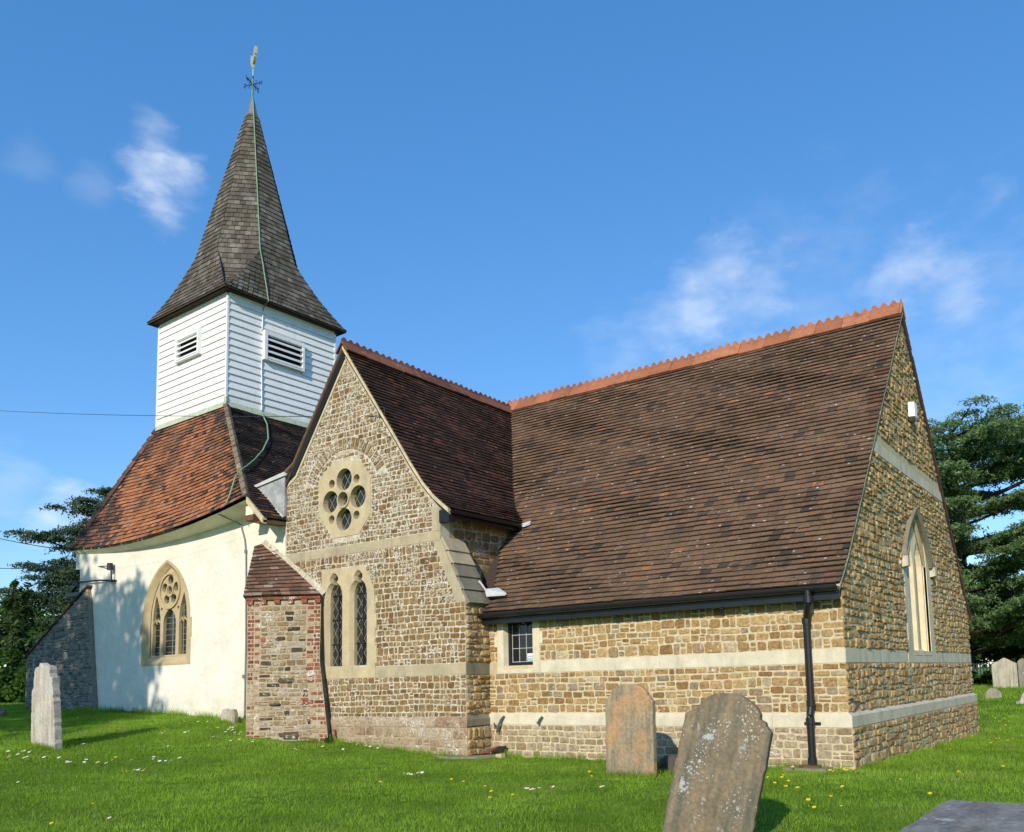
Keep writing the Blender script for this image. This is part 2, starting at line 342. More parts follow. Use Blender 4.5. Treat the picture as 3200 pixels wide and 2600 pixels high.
def plate(mb, fr, outer, holes, h0, h1, m, m_reveal=None, back=False, rnd=.5):
    """flat plate with holes: face at h0, side walls down to h1"""
    bm = bmesh.new(); loops = [outer]+list(holes); edges = []
    for L in loops:
        vs = [bm.verts.new((a, z, 0)) for a, z in L]
        for i in range(len(vs)): edges.append(bm.edges.new((vs[i], vs[(i+1) % len(vs)])))
    bmesh.ops.triangle_fill(bm, use_beauty=True, use_dissolve=False, edges=edges, normal=(0, 0, 1))
    bm.verts.index_update()
    V = [fr.p(v.co.x, v.co.y, h0) for v in bm.verts]; F = [[v.index for v in f.verts] for f in bm.faces]
    def inside(x, y, L):
        c = False; n = len(L)
        for i in range(n):
            (x1, y1), (x2, y2) = L[i], L[(i+1) % n]
            if (y1 > y) != (y2 > y) and x < (x2-x1)*(y-y1)/(y2-y1)+x1: c = not c
        return c
    F2 = []
    for f in bm.faces:
        c = f.calc_center_median()
        if any(inside(c.x, c.y, L) for L in holes): continue
        F2.append([v.index for v in f.verts])
    mb.add(V, F2, m, rnd)
    bm.free()
    for L in loops:
        n = len(L); vv = [fr.p(a, z, h0) for a, z in L]+[fr.p(a, z, h1) for a, z in L]
        mb.add(vv, [(i, (i+1) % n, n+(i+1) % n, n+i) for i in range(n)], (m if L is outer else (m_reveal or m)), rnd)
def flat(mb, fr, L, h, m, rnd=.5):
    mb.add([fr.p(a, z, h) for a, z in L], [tuple(range(len(L)))], m, rnd)
def arch(s0, s1, zb, zs, za, n=9):
    """pointed opening: bottom zb, spring zs, apex za"""
    a = (s1-s0)/2; h = za-zs; r = (a*a+h*h)/(2*a); L = [(s0, zb), (s0, zs)]
    th = math.atan2(h, r-a)
    for i in range(1, n): t = th*i/n; L.append((s0+r-r*math.cos(t), zs+r*math.sin(t)))
    L.append((s0+a, za))
    for i in range(n-1, 0, -1): t = th*i/n; L.append((s1-r+r*math.cos(t), zs+r*math.sin(t)))
    L += [(s1, zs), (s1, zb)]
    return L
def circle(cx, cz, r, n=20, rz=None): return [(cx+r*math.cos(2*math.pi*i/n), cz+(rz or r)*math.sin(2*math.pi*i/n)) for i in range(n)]

def stone(mb, fr, s0, s1, z0, z1, prot, rough, gap, m, corner=.22, h0=0., rnd=None):
    g = gap/2; s0 += g*U(.4, 1.2); s1 -= g*U(.4, 1.2); z0 += g*U(.4, 1.2); z1 -= g*U(.4, 1.2); w = s1-s0; h = z1-z0
    if w < .012 or h < .012: return
    c = min(w, h)*corner; j = min(w, h)*.07
    out = [(s0+c*U(.4, 1), z0), (s1-c*U(.4, 1), z0), (s1, z0+c*U(.4, 1)), (s1, z1-c*U(.4, 1)), (s1-c*U(.4, 1), z1), (s0+c*U(.4, 1), z1), (s0, z1-c*U(.4, 1)), (s0, z0+c*U(.4, 1))]
    out = [(a+U(-j, j), b+U(-j, j)) for a, b in out]
    cs, cz = (s0+s1)/2, (z0+z1)/2; H = prot*(U(.55, 1.25) if prot < .02 else U(.25, 1.5)); tx, tz = U(-1, 1)*rough*.7, U(-1, 1)*rough*.7
    b = min(.010+prot*.35, w*.3, h*.3)
    V = [fr.p(a, z, h0-.006) for a, z in out]
    for a, z in out:
        da, dz = a-cs, z-cz; ka = max(0, 1-b/(abs(da)+1e-4)) if abs(da) > b else .5; kz = max(0, 1-b/(abs(dz)+1e-4)) if abs(dz) > b else .5
        V.append(fr.p(cs+da*ka, cz+dz*kz, h0+H+tx*da/w+tz*dz/h+U(-rough, rough)*.35))
    V.append(fr.p(cs+U(-.15, .15)*w, cz+U(-.15, .15)*h, h0+H*1.1+U(-rough, rough)*.5))
    F = [(i, (i+1) % 8, 8+(i+1) % 8, 8+i) for i in range(8)]+[(8+i, 8+(i+1) % 8, 16) for i in range(8)]
    mb.add(V, F, m, rnd)

def rubble(mb, fr, z0, z1, free, m, hr=(.085, .15), wr=(.09, .26), prot=.012, rough=.008, gap=.022, h0=0., split=.25, rj=.006):
    z = z0; ph = U(0, 6); gap = gap*.8
    def wob(s, q):
        k = min(1., max(0., (q-z0)*6), max(0., (z1-q)*6)); return k*(.016*math.sin(s*1.5+ph+q*2.)+.010*math.sin(s*4.3+q*5.+ph)+U(-rj, rj))
    while z < z1-.02:
        h = U(*hr)
        if z1-(z+h) < hr[0]*.75: h = z1-z
        for (a, b) in free(z, z+h):
            s = a
            while s < b-.02:
                w = U(*wr)
                if U(0, 1) < .12: w *= 1.35
                if b-(s+w) < wr[0]*.8: w = b-s
                mm = m(s, z) if callable(m) else m
                if h > hr[0]*1.25 and w < wr[1]*.75 and U(0, 1) < split:
                    q = z+h*U(.38, .62); sm_ = s+w*.5; a0, a1, a2 = z+wob(sm_, z), q+wob(sm_, q), z+h+wob(sm_, z+h); stone(mb, fr, s, s+w, a0, a1, prot, rough, gap, mm, h0=h0); stone(mb, fr, s, s+w, a1, a2, prot, rough, gap, mm, h0=h0)
                else:
                    sm_ = s+w*.5; stone(mb, fr, s, s+w, z+wob(sm_, z), z+h+wob(sm_, z+h), prot, rough, gap, mm, h0=h0)
                s += w
        z += h

def minus(iv, holes):
    out = []
    a, b = iv; cur = a
    for x, y in sorted(holes):
        if y <= cur or x >= b: continue
        if x > cur: out.append((cur, min(x, b)))
        cur = max(cur, y)
    if cur < b: out.append((cur, b))
    return [q for q in out if q[1]-q[0] > .03]

class Profile:
    """roof slope profile: list of (offset, z) from the eave up"""
    def __init__(s, pts):
        s.p = np.array(pts, float); d = np.linalg.norm(np.diff(s.p, axis=0), axis=1); s.t = np.concatenate([[0], np.cumsum(d)]); s.L = s.t[-1]
    def at(s, t):
        return np.array([np.interp(t, s.t, s.p[:, 0]), np.interp(t, s.t, s.p[:, 1])])
    def nor(s, t):
        d = s.at(min(t+.05, s.L))-s.at(max(t-.05, 0)); d /= np.linalg.norm(d); return np.array([-d[1], d[0]])
    def off(s, z): return float(np.interp(z, s.p[:, 1], s.p[:, 0]))

def tile(mb, bl, br, tr, tl, nv, th, m, rnd=None):
    n = np.asarray(nv)
    V = [bl, br, bl+n*th, br+n*th, tr+n*.002, tl+n*.002]
    mb.add(V, [(2, 3, 4, 5), (0, 2, 5), (1, 4, 3)], m, rnd); mb.add(V[:4], [(0, 1, 3, 2)], M['tile_edge_shade'], rnd)

def tiles(mb, pt, nor, T, gauge, width, span, m, th=.016, jit=.006, wave=.008, t0=0., over=1.0, rowmat=None):
    """rows of tiles. pt(s,t)->3d, nor(s,t)->3d, span(t)->list of (a,b)"""
    t = t0; row = 0
    ph = U(0, 6)
    while t < T-.02:
        for (a, b) in span(t+gauge*.5):
            s = a-(width*.5 if row % 2 else 0)+U(-.01, .01)
            while s < b-.005:
                w = width*U(.93, 1.07); x0 = max(s, a); x1 = min(s+w, b); s += w
                if x1-x0 < .02: continue
                lift = U(0, jit)+wave*(1+math.sin(x0*1.9+t*2.3+ph)*math.sin(t*3.1+x0*.7))*.5; dt = U(-.006, .006)+.010*math.sin(x0*1.3+row*.35)+.006*math.sin(x0*3.3+row*1.1); dt = max(dt, -.012) if row == 0 else dt
                if U(0, 1) < .006: dt -= U(.015, .035)
                tu = min(t+gauge*1.12, T); n0 = nor((x0+x1)/2, t)
                g = .0025
                mm = m if rowmat is None else rowmat(x0, t)
                tile(mb, pt(x0+g, t+dt)+n0*lift, pt(x1-g, t+dt+U(-.004, .004))+n0*(lift+U(-.003, .003)), pt(x1-g, tu), pt(x0+g, tu), n0, th, mm)
        t += gauge*over; row += 1

# ------------------------------------------------------------------ ground
GX = np.array([-60, -30, -19.4, -16, -13, -11.5, -10, -8.2, -6.5, -4, 0, 4, 60.]); GZ = np.array([1.0, 1.0, .92, .82, .65, .45, .26, .13, .03, -.01, 0.0, -.05, -.1])
def ground(x, y):
    x = np.asarray(x, float); y = np.asarray(y, float)
    zx = sum(np.interp(x+o, GX, GZ) for o in (-.6, -.3, 0, .3, .6))/5
    f = np.clip(-y, 0, 40); b = np.clip(y, 0, 60); east = 1/(1+np.exp(-np.clip(x+9, -30, 30)))
    z = zx*np.exp(-np.clip(f-.5, 0, 40)/16)-.016*np.clip(f, 0, 25)+east*np.interp(b, [0, 4, 9.7, 13, 20, 27, 40, 60], [0, -.08, -.19, -.10, .25, .5, .6, .6])
    return z+.03*np.sin(x*.9+y*.4)*np.sin(y*.7-x*.3)*np.clip((f-.8)/2, 0, 1)
def build_lawn():
    def axis(lo, hi, dense_lo, dense_hi):
        a = [dense_lo]
        st = .3
        while a[0] > lo: a.insert(0, a[0]-st); st *= 1.22
        b = np.arange(dense_lo, dense_hi, .22); c = [dense_hi]; st = .3
        while c[-1] < hi: c.append(c[-1]+st); st *= 1.22
        return np.array(sorted(set(list(a)+list(b)+c)))
    xs = axis(-900, 900, -24, 8); ys = axis(-500, 1500, -13, 3)
    X, Y = np.meshgrid(xs, ys); Z = ground(X, Y)
    near = (X > -25) & (X < 9) & (Y < 3.2) & (Y > -14)
    Z = Z+np.where(near, npr.normal(0, .012, Z.shape), 0)
    far = np.hypot(X, Y) > 90; Z = np.where(far, .5, Z)
    nx, ny = len(xs), len(ys); V = np.stack([X, Y, Z], -1).reshape(-1, 3)
    i = np.arange(nx*ny).reshape(ny, nx); Q = np.stack([i[:-1, :-1], i[:-1, 1:], i[1:, 1:], i[1:, :-1]], -1).reshape(-1, 4)
    me = bpy.data.meshes.new('lawn'); me.from_pydata(V.tolist(), [], Q.tolist()); me.materials.append(M['lawn']); me.polygons.foreach_set('use_smooth', [True]*len(Q)); me.update()
    o = bpy.data.objects.new('lawn', me); COL.objects.link(o); o['kind'] = 'structure'; return o
build_lawn()

# ------------------------------------------------------------------ church
church = thing('church', (0, 0, 0), 'small stone parish church with a shingled spire, white boarded turret and brown tiled roofs', 'church')
W = 9.855; RY = 4.93; RZ = 8.50
PC = Profile([(-.22, 2.62), (.30, 3.12), (.95, 3.87), (RY, RZ)])             # chancel slope, (y, z)
PCF = Profile([(W+.22, 2.62), (W-.30, 3.12), (W-.95, 3.87), (RY, RZ)])
XM = -9.88; TZ = 8.40
PT = Profile([(-6.95, 4.57), (-7.33, 4.88), (-7.6, 5.17), (-7.95, 5.64), (-8.32, 6.18), (XM, TZ)])   # transept east slope, (x, z)
PTW = Profile([(2*XM+6.95, 4.57), (2*XM+7.33, 4.88), (2*XM+7.6, 5.17), (2*XM+7.95, 5.64), (2*XM+8.32, 6.18), (XM, TZ)])
TE = -7.215; TB = -6.615                                                       # transept corner, buttress corner
def yz_at(prof, z): return prof.off(z)

# --- chancel wall
def chancel():
    mb = MB()
    # solid mortar core
    prof = [(0.003, -.6), (W, -.6), (W, 2.45), (W-.9, 3.72), (RY, 8.30), (.9, 3.72), (0.003, 2.45)]
    winS = [(-6.262, 1.64), (-5.60, 1.64), (-5.60, 2.45), (-6.262, 2.45)]
    plate(mb, FS, [(-6.75, -.6), (-.004, -.6), (-.004, 2.45), (-6.75, 2.45)], [winS], 0, -.35, M['mortar'])
    plate(mb, FE, prof, [[(4.16, 1.72), (5.62, 1.72), (5.62, 3.4), (4.89, 4.3), (4.16, 3.4)]], 0, -.04, M['mortar_rock'])
    flat(mb, FS, [(-6.75, 2.4), (-.05, 2.4), (-.05, 2.9), (-6.75, 2.9)], -.30, M['deck'])
    # north and west sides, never seen close
    mb.quad((-12, W, -.6), (0, W, -.6), (0, W, 2.6), (-12, W, 2.6), M['mortar_dull'])
    # plinth core
    mb.box((-6.66, -.06, -.6), (.06, -.004, .585), M['mortar']); mb.box((.004, -.003, -.6), (.06, W+.06, .585), M['mortar_rock'])
    # south wall stones
    def free(z0, z1):
        hol = []
        if z1 > 1.5 and z0 < 1.71: hol.append((-6.7, 0))
        if z1 > 1.71: hol.append((-6.40 if int(z0*7) % 2 else -6.46, -5.44 if int(z0*7) % 2 else -5.40))
        return minus((-6.62, .014), hol)
    sg = M['stone_gold']
    rubble(mb, FS, .79, 1.497, free, sg, (.085, .175), (.09, .27), .008, .006, .016, split=.35)
    rubble(mb, FS, 1.71, 2.42, free, sg, (.085, .175), (.09, .27), .008, .006, .016, split=.35)
    FP = Frame((0, -.06, 0), (1, 0, 0), (0, -1, 0))
    rubble(mb, FP, .13, .58, lambda a, b: [(-6.6, .06)], M['stone_grey'], (.09, .145), (.10, .27), .008, .006, .014)
    rubble(mb, FP, -.28, .13, lambda a, b: [(-6.6, .06)], M['stone_grey'], (.06, .11), (.14, .34), .012, .006, .022)
    # east wall: rock faced
    def freeE(z0, z1):
        zz = z0*.5+z1*.5
        lo, hi = (-.010, W) if zz < 2.5 else (PC.off(zz+.12)+.05, 2*RY-PC.off(zz+.12)-.05)
        hol = []
        if z1 > 1.5 and z0 < 1.71: return []
        if z1 > 1.7 and z0 < 3.45: hol.append((3.70, 5.98))
        elif z0 < 4.5 and z1 > 1.7:
            k = max(0., (4.46-zz)/1.05); hol.append((4.83-1.16*k**.75, 4.83+1.16*k**.75))
        if z1 > 5.05 and z0 < 5.27: return []
        return minus((lo, hi), hol) if hi-lo > .1 else []
    for a, b in ((.79, 1.497), (1.71, 5.05), (5.265, 8.2)):
        rubble(mb, FE, a, b, freeE, M['stone_rock'], (.085, .145), (.11, .27), .024, .020, .010, split=.3, rj=.013)
    FPE = Frame((.06, 0, 0), (0, 1, 0), (1, 0, 0))
    rubble(mb, FPE, -.5, .58, lambda a, b: [(-.06, W+.06)], M['stone_rock'], (.095, .15), (.13, .30), .022, .018, .011, rj=.011)
    w = mb.build('chancel_wall', church)
    # bands and plinth course
    b = MB()
    def band_run(fr, s0, s1, z0, z1, h, m, lo=.9, hi=1.5):
        s = s0
        while s < s1-.01:
            L = U(lo, hi)
            if s1-(s+L) < lo*.6: L = s1-s
            g = .005; V = [fr.p(s+g, z0, -.05), fr.p(s+L-g, z0, -.05), fr.p(s+L-g, z1, -.05), fr.p(s+g, z1, -.05), fr.p(s+g, z0, h), fr.p(s+L-g, z0, h), fr.p(s+L-g, z1, h), fr.p(s+g, z1, h)]
            b.hexa(V, m); s += L
    band_run(FS, -5.44, .004, 1.501, 1.704, .006, M['ashlar'])
    b.build('stone_band', w); b = MB()
    band_run(FS, -6.62, -6.405, 1.501, 1.704, .006, M['ashlar_warm'], .1, .3)
    b.build('stone_band', w); b = MB()
    band_run(FE, .0, 3.55, 1.501, 1.704, .010, M['ashlar_band']); b.build('stone_band', w); b = MB(); band_run(FE, 6.02, W, 1.501, 1.704, .010, M['ashlar_band'])
    b.build('stone_band', w); b = MB()
    ya = PC.off(5.05+.12)+.04; band_run(FE, ya, 2*RY-ya, 5.06, 5.262, .012, M['ashlar_band'])
    b.build('stone_band', w)
    p = MB()
    def plinth_run(fr, s0, s1, m, e0=0, e1=0):
        s = s0
        while s < s1-.01:
            L = U(.8, 1.4)
            if s1-(s+L) < .5: L = s1-s
            x0 = s-(e0 if s == s0 else 0); x1 = s+L+(e1 if s+L > s1-.02 else 0)
            A = [fr.p(x0, .585, -.02), fr.p(x1, .585, -.02), fr.p(x1, .585, .068), fr.p(x0, .585, .068)]
            V = [fr.p(x0+.002, .585, .068), fr.p(x1-.002, .585, .068), fr.p(x1-.002, .74, .068), fr.p(x0+.002, .74, .068), fr.p(x1-.002-(e1 if s+L > s1-.02 else 0), .79, -.002), fr.p(x0+.002+(e0 if s == s0 else 0), .79, -.002), fr.p(x0+.002, .585, -.01), fr.p(x1-.002, .585, -.01)]
            p.add(V, [(0, 1, 2, 3), (3, 2, 4, 5), (6, 7, 1, 0), (0, 3, 5, 6), (1, 7, 4, 2)], m); s += L
    plinth_run(FS, -6.62, 0, M['ashlar'], 0, .068)
    p.build('plinth_course', w); p = MB()
    plinth_run(FE, 0, W, M['ashlar_band'], .0675, .068)
    p.build('plinth_course', w)
    # small square-headed window
    s = MB(); A = M['ashlar']; AW = M['ashlar_warm']
    plate(s, FS, [(-6.41, 1.499), (-5.44, 1.499), (-5.44, 2.45), (-6.41, 2.45)], [[(-6.262, 1.56), (-5.585, 1.56), (-5.585, 2.449), (-6.262, 2.449)]], .012, -.02, A)
    # splayed jambs and sill
    s.quad(FS.p(-6.262, 1.56, .012), FS.p(-6.225, 1.635, -.09), FS.p(-6.225, 2.5, -.09), FS.p(-6.262, 2.449, .012), A)
    s.quad(FS.p(-5.585, 1.56, .012), FS.p(-5.62, 1.635, -.09), FS.p(-5.62, 2.5, -.09), FS.p(-5.585, 2.449, .012), A)
    s.quad(FS.p(-6.262, 1.56, .012), FS.p(-5.585, 1.56, .012), FS.p(-5.62, 1.635, -.09), FS.p(-6.225, 1.635, -.09), A)
    for (x0, x1, z0, z1) in ((-6.475, -6.412, 1.99, 2.17), (-5.438, -5.37, 2.02, 2.22)): s.box((x0, -.012, z0), (x1, .03, z1), A)
    wd = s.build('window', church, label='small square-headed leaded window under the eaves')
    f = MB(); x0, x1, z0, z1 = -6.225, -5.62, 1.637, 2.46
    for a, c, e, g in ((x0, x0+.055, z0, z1), (x1-.03, x1, z0, z1), (x0+.056, x1-.031, z0, z0+.06), (x0+.056, x1-.031, z1-.07, z1)): f.box((a, .085, e), (c, .12, g), M['black'])
    f.build('frame', wd)
    f = MB(); f.box((x0+.05, .13, z0+.03), (x1-.02, .14, z1), M['glass_plain']); 
    f.build('glass', wd)
    f = MB()
    for i in (0, 1, 2, 3): xx = x0+.07+(x1-x0-.12)*i/3; f.box((xx-.006, .118, z0+.06), (xx+.006, .129, z1-.07), M['lead_came'])
    for i in (0, 1, 2): zz = z0+.07+.245*i; f.box((x0+.062, .1175, zz-.006), (x1-.032, .1235, zz+.006), M['lead_came'])
    f.build('lead_cames', wd)
    f = MB(); f.box((x1-.19, .112, z0+.075), (x1-.05, .117, z0+.215), M['white_paint']); f.box((x1-.185, .110, z0+.08), (x1-.055, .1119, z0+.14), simple('pale blue print', (.35, .52, .62), .5)); f.box((x1-.175, .1105, z0+.155), (x1-.065, .1117, z0+.172), simple('dark print', (.2, .25, .35), .5))
    f.build('sticker', wd, label='small white and pale blue sticker in the pane')
    # east window
    HOOD = [(3.67, 3.41), (3.84, 3.72), (4.10, 4.00), (4.45, 4.26), (4.87, 4.50), (5.22, 4.27), (5.52, 4.01), (5.77, 3.72), (5.97, 3.41)]
    e = MB(); B = M['bathstone']; G = M['ashlar_band']
    outer = [(3.70, 1.5)]+[(3.70, 1.9), (3.78, 1.9), (3.78, 2.25), (3.70, 2.25), (3.70, 2.7), (3.77, 2.7), (3.77, 3.05), (3.71, 3.05), (3.71, 3.38)]+[(q[0], q[1]-.03) for q in HOOD]+[(5.98, 3.0), (5.90, 3.0), (5.90, 2.6), (5.98, 2.6), (5.98, 2.2), (5.92, 2.2), (5.92, 1.8), (6.0, 1.8), (6.0, 1.5)]
    inn = arch(4.16, 5.62, 1.72, 3.40, 4.30)
    plate(e, FE, outer, [inn], .012, -.06, G, B)
    lightL = arch(4.20, 4.80, 1.73, 3.30, 3.88, 6); lightR = arch(4.92, 5.54, 1.73, 3.30, 3.88, 6)
    plate(e, FE, [(a, z) for a, z in arch(4.15, 5.63, 1.71, 3.40, 4.31)], [lightL, lightR], -.055, -.165, B, B)
    for a, c in ((4.17, 4.80), (4.92, 5.61)):    # sloping sills
        e.quad(FE.p(a, 1.64, .02), FE.p(c, 1.64, .02), FE.p(c, 1.77, -.155), FE.p(a, 1.77, -.155), M['ashlar_warm'])
    we = e.build('window', church, label='tall twin-light pointed window in the east gable')
    h = MB(); hp = []
    for (a, z), (c, y) in zip(HOOD, HOOD[1:]): hp += [(a, z), ((a+c)/2, (z+y)/2+.012)]
    hp.append(HOOD[-1])
    for i in range(len(hp)-1):
        (a, z), (c, y) = hp[i], hp[i+1]; ctr = (4.85, 3.3)
        def inw(q): d = np.array(ctr)-np.array(q); d = d/np.linalg.norm(d); return (q[0]+d[0]*.13, q[1]+d[1]*.13)
        ia, ic = inw((a, z)), inw((c, y))
        h.hexa([FE.p(*ia, .01), FE.p(*ic, .01), FE.p(c, y, .01), FE.p(a, z, .01), FE.p(*ia, .07), FE.p(*ic, .07), FE.p(c, y, .10), FE.p(a, z, .10)], M['ashlar_dark'])
    for a in (3.64, 5.90): h.hexa([FE.p(a, 3.22, .012), FE.p(a+.2, 3.22, .012), FE.p(a+.18, 3.42, .012), FE.p(a+.02, 3.42, .012), FE.p(a+.02, 3.24, .12), FE.p(a+.18, 3.24, .12), FE.p(a+.18, 3.42, .12), FE.p(a+.02, 3.42, .12)], M['ashlar_band'])
    h.build('hood_mould', we)
    g = MB(); flat(g, FE, arch(4.17, 5.6, 1.7, 3.4, 4.2), -.16, glass_leaded('east diamond glass', 'diamond', 5, 4, axis=1)); g.build('glass', we)
    # alarm box
    a = MB(); x0, y0, y1, z0, z1 = .03, 4.92, 5.21, 6.32, 6.61
    a.hexa([(x0, y0, z0), (x0+.11, y0+.04, z0), (x0+.11, y1-.04, z0), (x0, y1, z0), (x0, y0, z1), (x0+.11, y0+.04, z1), (x0+.11, y1-.04, z1), (x0, y1, z1)], M['white_paint'])
    ab = a.build('alarm_box', church, label='white alarm box high on the east gable')
    a = MB(); a.hexa([(x0, y0+.04, z0-.09), (x0+.10, y0+.09, z0-.07), (x0+.10, y1-.09, z0-.07), (x0, y1-.04, z0-.09), (x0, y0+.01, z0-.001), (x0+.105, y0+.05, z0-.001), (x0+.105, y1-.05, z0-.001), (x0, y1-.01, z0-.001)], simple('smoked lens', (.06, .06, .05), .3)); a.build('lens', ab)
    return w
chancel()

def roof_pt(prof, kind):
    if kind == 'y': return (lambda s, t: np.array([s, *prof.at(t)]), lambda s, t: np.array([0, *prof.nor(t)]))
    return (lambda s, t: np.array([prof.at(t)[0], s, prof.at(t)[1]]), lambda s, t: np.array([prof.nor(t)[0], 0, prof.nor(t)[1]]))
def deck(mb, prof, kind, s0, s1, drop=.012, th=.07, m=None, mv=None):
    """boarded underside: slab following the profile"""
    for i in range(len(prof.p)-1):
        (a, z), (c, y) = prof.p[i], prof.p[i+1]
        d = np.array([c-a, y-z]); d /= np.linalg.norm(d); n = np.array([-d[1], d[0]])
        if n[1] < 0: n = -n
        q = [np.array([a, z])-n*(drop+th), np.array([c, y])-n*(drop+th), np.array([c, y])-n*drop, np.array([a, z])-n*drop]
        P = (lambda s, r: (s, r[0], r[1])) if kind == 'y' else (lambda s, r: (r[0], s, r[1]))
        mb.add([P(s0, r) for r in q]+[P(s1, r) for r in q], [(0, 1, 2, 3), (7, 6, 5, 4), (0, 4, 5, 1), (3, 2, 6, 7), (0, 3, 7, 4), (1, 5, 6, 2)], m or M['deck'])

def chancel_roof():
    mb = MB(); pt, nr = roof_pt(PC, 'y')
    def span(t):
        z = PC.at(t)[1]
        if z < 2.9: a = TB+.02
        elif z < 4.1: a = TB+.02+(TE-TB)*(z-2.9)/1.15
        elif z < 4.62: a = TE+.02
        else: a = PT.off(z)-.04
        return [(a, .06)]
    def orange(x, t):
        return M['tile_chancel']
    tiles(mb, pt, nr, PC.L, .128, .19, span, M['tile_chancel'], .021, .008, .022)
    # reddish verge tiles
    t = 0
    while t < PC.L-.1:
        if U(0, 1) < .45:
            n0 = nr(0, t); c = .0; tile(mb, pt(-.20, t)+n0*.018, pt(.062, t)+n0*.018, pt(.062, t+.13), pt(-.20, t+.13), n0, .022, M['terracotta_old'], U(.0, .4))
        t += .128
    deck(mb, PC, 'y', -12.5, .045); deck(mb, PCF, 'y', -12.5, .045)
    pf, nf = roof_pt(PCF, 'y')
    tiles(mb, pf, lambda s, t: np.array([0, -PCF.nor(t)[0] if PCF.nor(t)[1] < 0 else PCF.nor(t)[0], abs(PCF.nor(t)[1])]), PCF.L, .148, .205, lambda t: [(-1.2, .06)], M['terracotta_old'], .018)
    mb.quad((-12.5, W+.22, 2.62), (-1.2, W+.22, 2.62), (-1.2, RY, RZ), (-12.5, RY, RZ), M['tile_chancel'])
    r = mb.build('chancel_roof', church)
    # verge fillets on the gable end
    v = MB()
    for pr in (PC, PCF):
        for i in range(len(pr.p)-1):
            (a, z), (c, y) = pr.p[i], pr.p[i+1]
            v.hexa([(.0, a, z-.13), (.0, c, y-.13), (.0, c, y-.02), (.0, a, z-.02), (.052, a, z-.075), (.052, c, y-.075), (.052, c, y-.02), (.052, a, z-.02)], M['cement'] if pr is PC else M['terracotta_old'])
    v.build('verge', r)
    ridge(r, lambda s: (s, RY, RZ+.045), -10.25, .07, M['terracotta'], (0, 1, 0))
    # gutter, fascia and rafter feet
    g = MB(); yg, zg = -.285, 2.575; n = 7; x0, x1 = -6.60, .05
    prof = [(yg+.062*math.cos(math.pi+math.pi*i/n), zg+.062*math.sin(math.pi+math.pi*i/n)) for i in range(n+1)]
    for rr, fl in ((1., 0), (.9, 1)):
        P = [(yg+(a-yg)*rr, zg+(z-zg)*rr) for a, z in prof]
        for i in range(n): g.quad((x0, *P[i]), (x1, *P[i]), (x1, *P[i+1]), (x0, *P[i+1]), M['black'])
    for i in range(1, n): g.add([(x1, yg, zg), (x1, *prof[i]), (x1, *prof[i+1])] if False else [(x1, yg, zg), (x1, *prof[i-1]), (x1, *prof[i])], [(0, 1, 2)], M['black'])
    for k in range(8): xx = x0+.3+k*.85; g.tube([(xx, *prof[i]) for i in range(n+1)], .012, M['black'], 5)
    g.box((x0, -.215, 2.40), (x1-.01, -.195, 2.60), M['black'])
    go = g.build('gutter', r)
    d = MB(); px = -.50
    d.tube([(px+.10, yg, zg-.03), (px+.10, yg, 2.42), (px+.09, yg+.01, 2.36), (px+.02, -.14, 2.19), (px, -.115, 2.12), (px, -.115, .93), (px, -.12, .88), (px, -.175, .76), (px, -.18, .71), (px, -.18, .03)], .054, M['black'], 12)
    for z, y in ((2.41, yg), (2.12, -.115), (.93, -.115), (.68, -.18), (.12, -.18)): d.tube([(px+(.10 if z > 2.3 else 0), y, z-.045), (px+(.10 if z > 2.3 else 0), y, z+.045)], .066, M['black'], 12)
    d.box((px-.12, -.10, .625), (px+.12, -.068, .66), M['black'])
    d.build('downpipe', go, smooth=False)
    x = -6.45
    while x < -.1:
        k = MB(); k.hexa([(x, -.19, 2.375), (x+.06, -.19, 2.375), (x+.06, .0, 2.50), (x, .0, 2.50), (x, -.19, 2.46), (x+.06, -.19, 2.46), (x+.06, .0, 2.62), (x, .0, 2.62)], M['black']); x += .385; k.build('rafter_foot', r)
    s = MB(); s.box((-6.62, -.19, 2.625), (-.01, .0, 2.64), M['deck']); s.build('soffit', r)
    return r

def ridge(parent, f, s0, s1, m, acr, seg=.57, hgt=.135, pitch=.19, flip=1):
    """saddle-back ridge tiles with a scalloped crest"""
    mb = MB(); acr = np.array(acr, float); s = s0
    while s < s1-.02:
        e = min(s+seg, s1); r = rng.random(); g = .004; dz = U(-.010, .010)
        a = np.array(f(s+g))+(0, 0, dz); b = np.array(f(e-g))+(0, 0, dz+U(-.004, .004))
        for sg in (-1, 1):
            o = acr*sg
            mb.hexa([a+o*.165-(0, 0, .185), b+o*.165-(0, 0, .185), b+(0, 0, .02), a+(0, 0, .02), a+o*.190-(0, 0, .165), b+o*.190-(0, 0, .165), b+o*.014+(0, 0, .065), a+o*.014+(0, 0, .065)], m, r)
        # crest: plate with rounded notches
        n = max(1, round((e-s)/pitch)); L = [(0., .03)]; ln = np.linalg.norm(b-a); w = ln/n
        top = []
        for i in range(n):
            x0 = i*w
            for q, z in ((.0, .5), (.12, .78), (.28, 1.), (.46, 1.), (.60, .78), (.72, .5), (.86, .40)): top.append((x0+q*w, .055+hgt*z))
        top.append((ln, .045+hgt*.5))
        t = (b-a)/ln; th = .017
        V = []
        for sg in (-1, 1):
            for x, z in top: V.append(a+t*x+acr*th*sg+np.array([0, 0, z]))
            for x, z in top: V.append(a+t*x+acr*th*sg+np.array([0, 0, .03]))
        k = len(top); F = []
        for i in range(k-1):
            F += [(i, i+1, k+i+1, k+i), (2*k+i, 3*k+i, 3*k+i+1, 2*k+i+1), (i, 2*k+i, 2*k+i+1, i+1)]
        F += [(0, k, 3*k, 2*k), (k-1, 3*k-1, 4*k-1, 2*k-1)]
        mb.add(V, F, m, r); s = e
    return mb.build('ridge_tiles', parent)
chancel_roof()

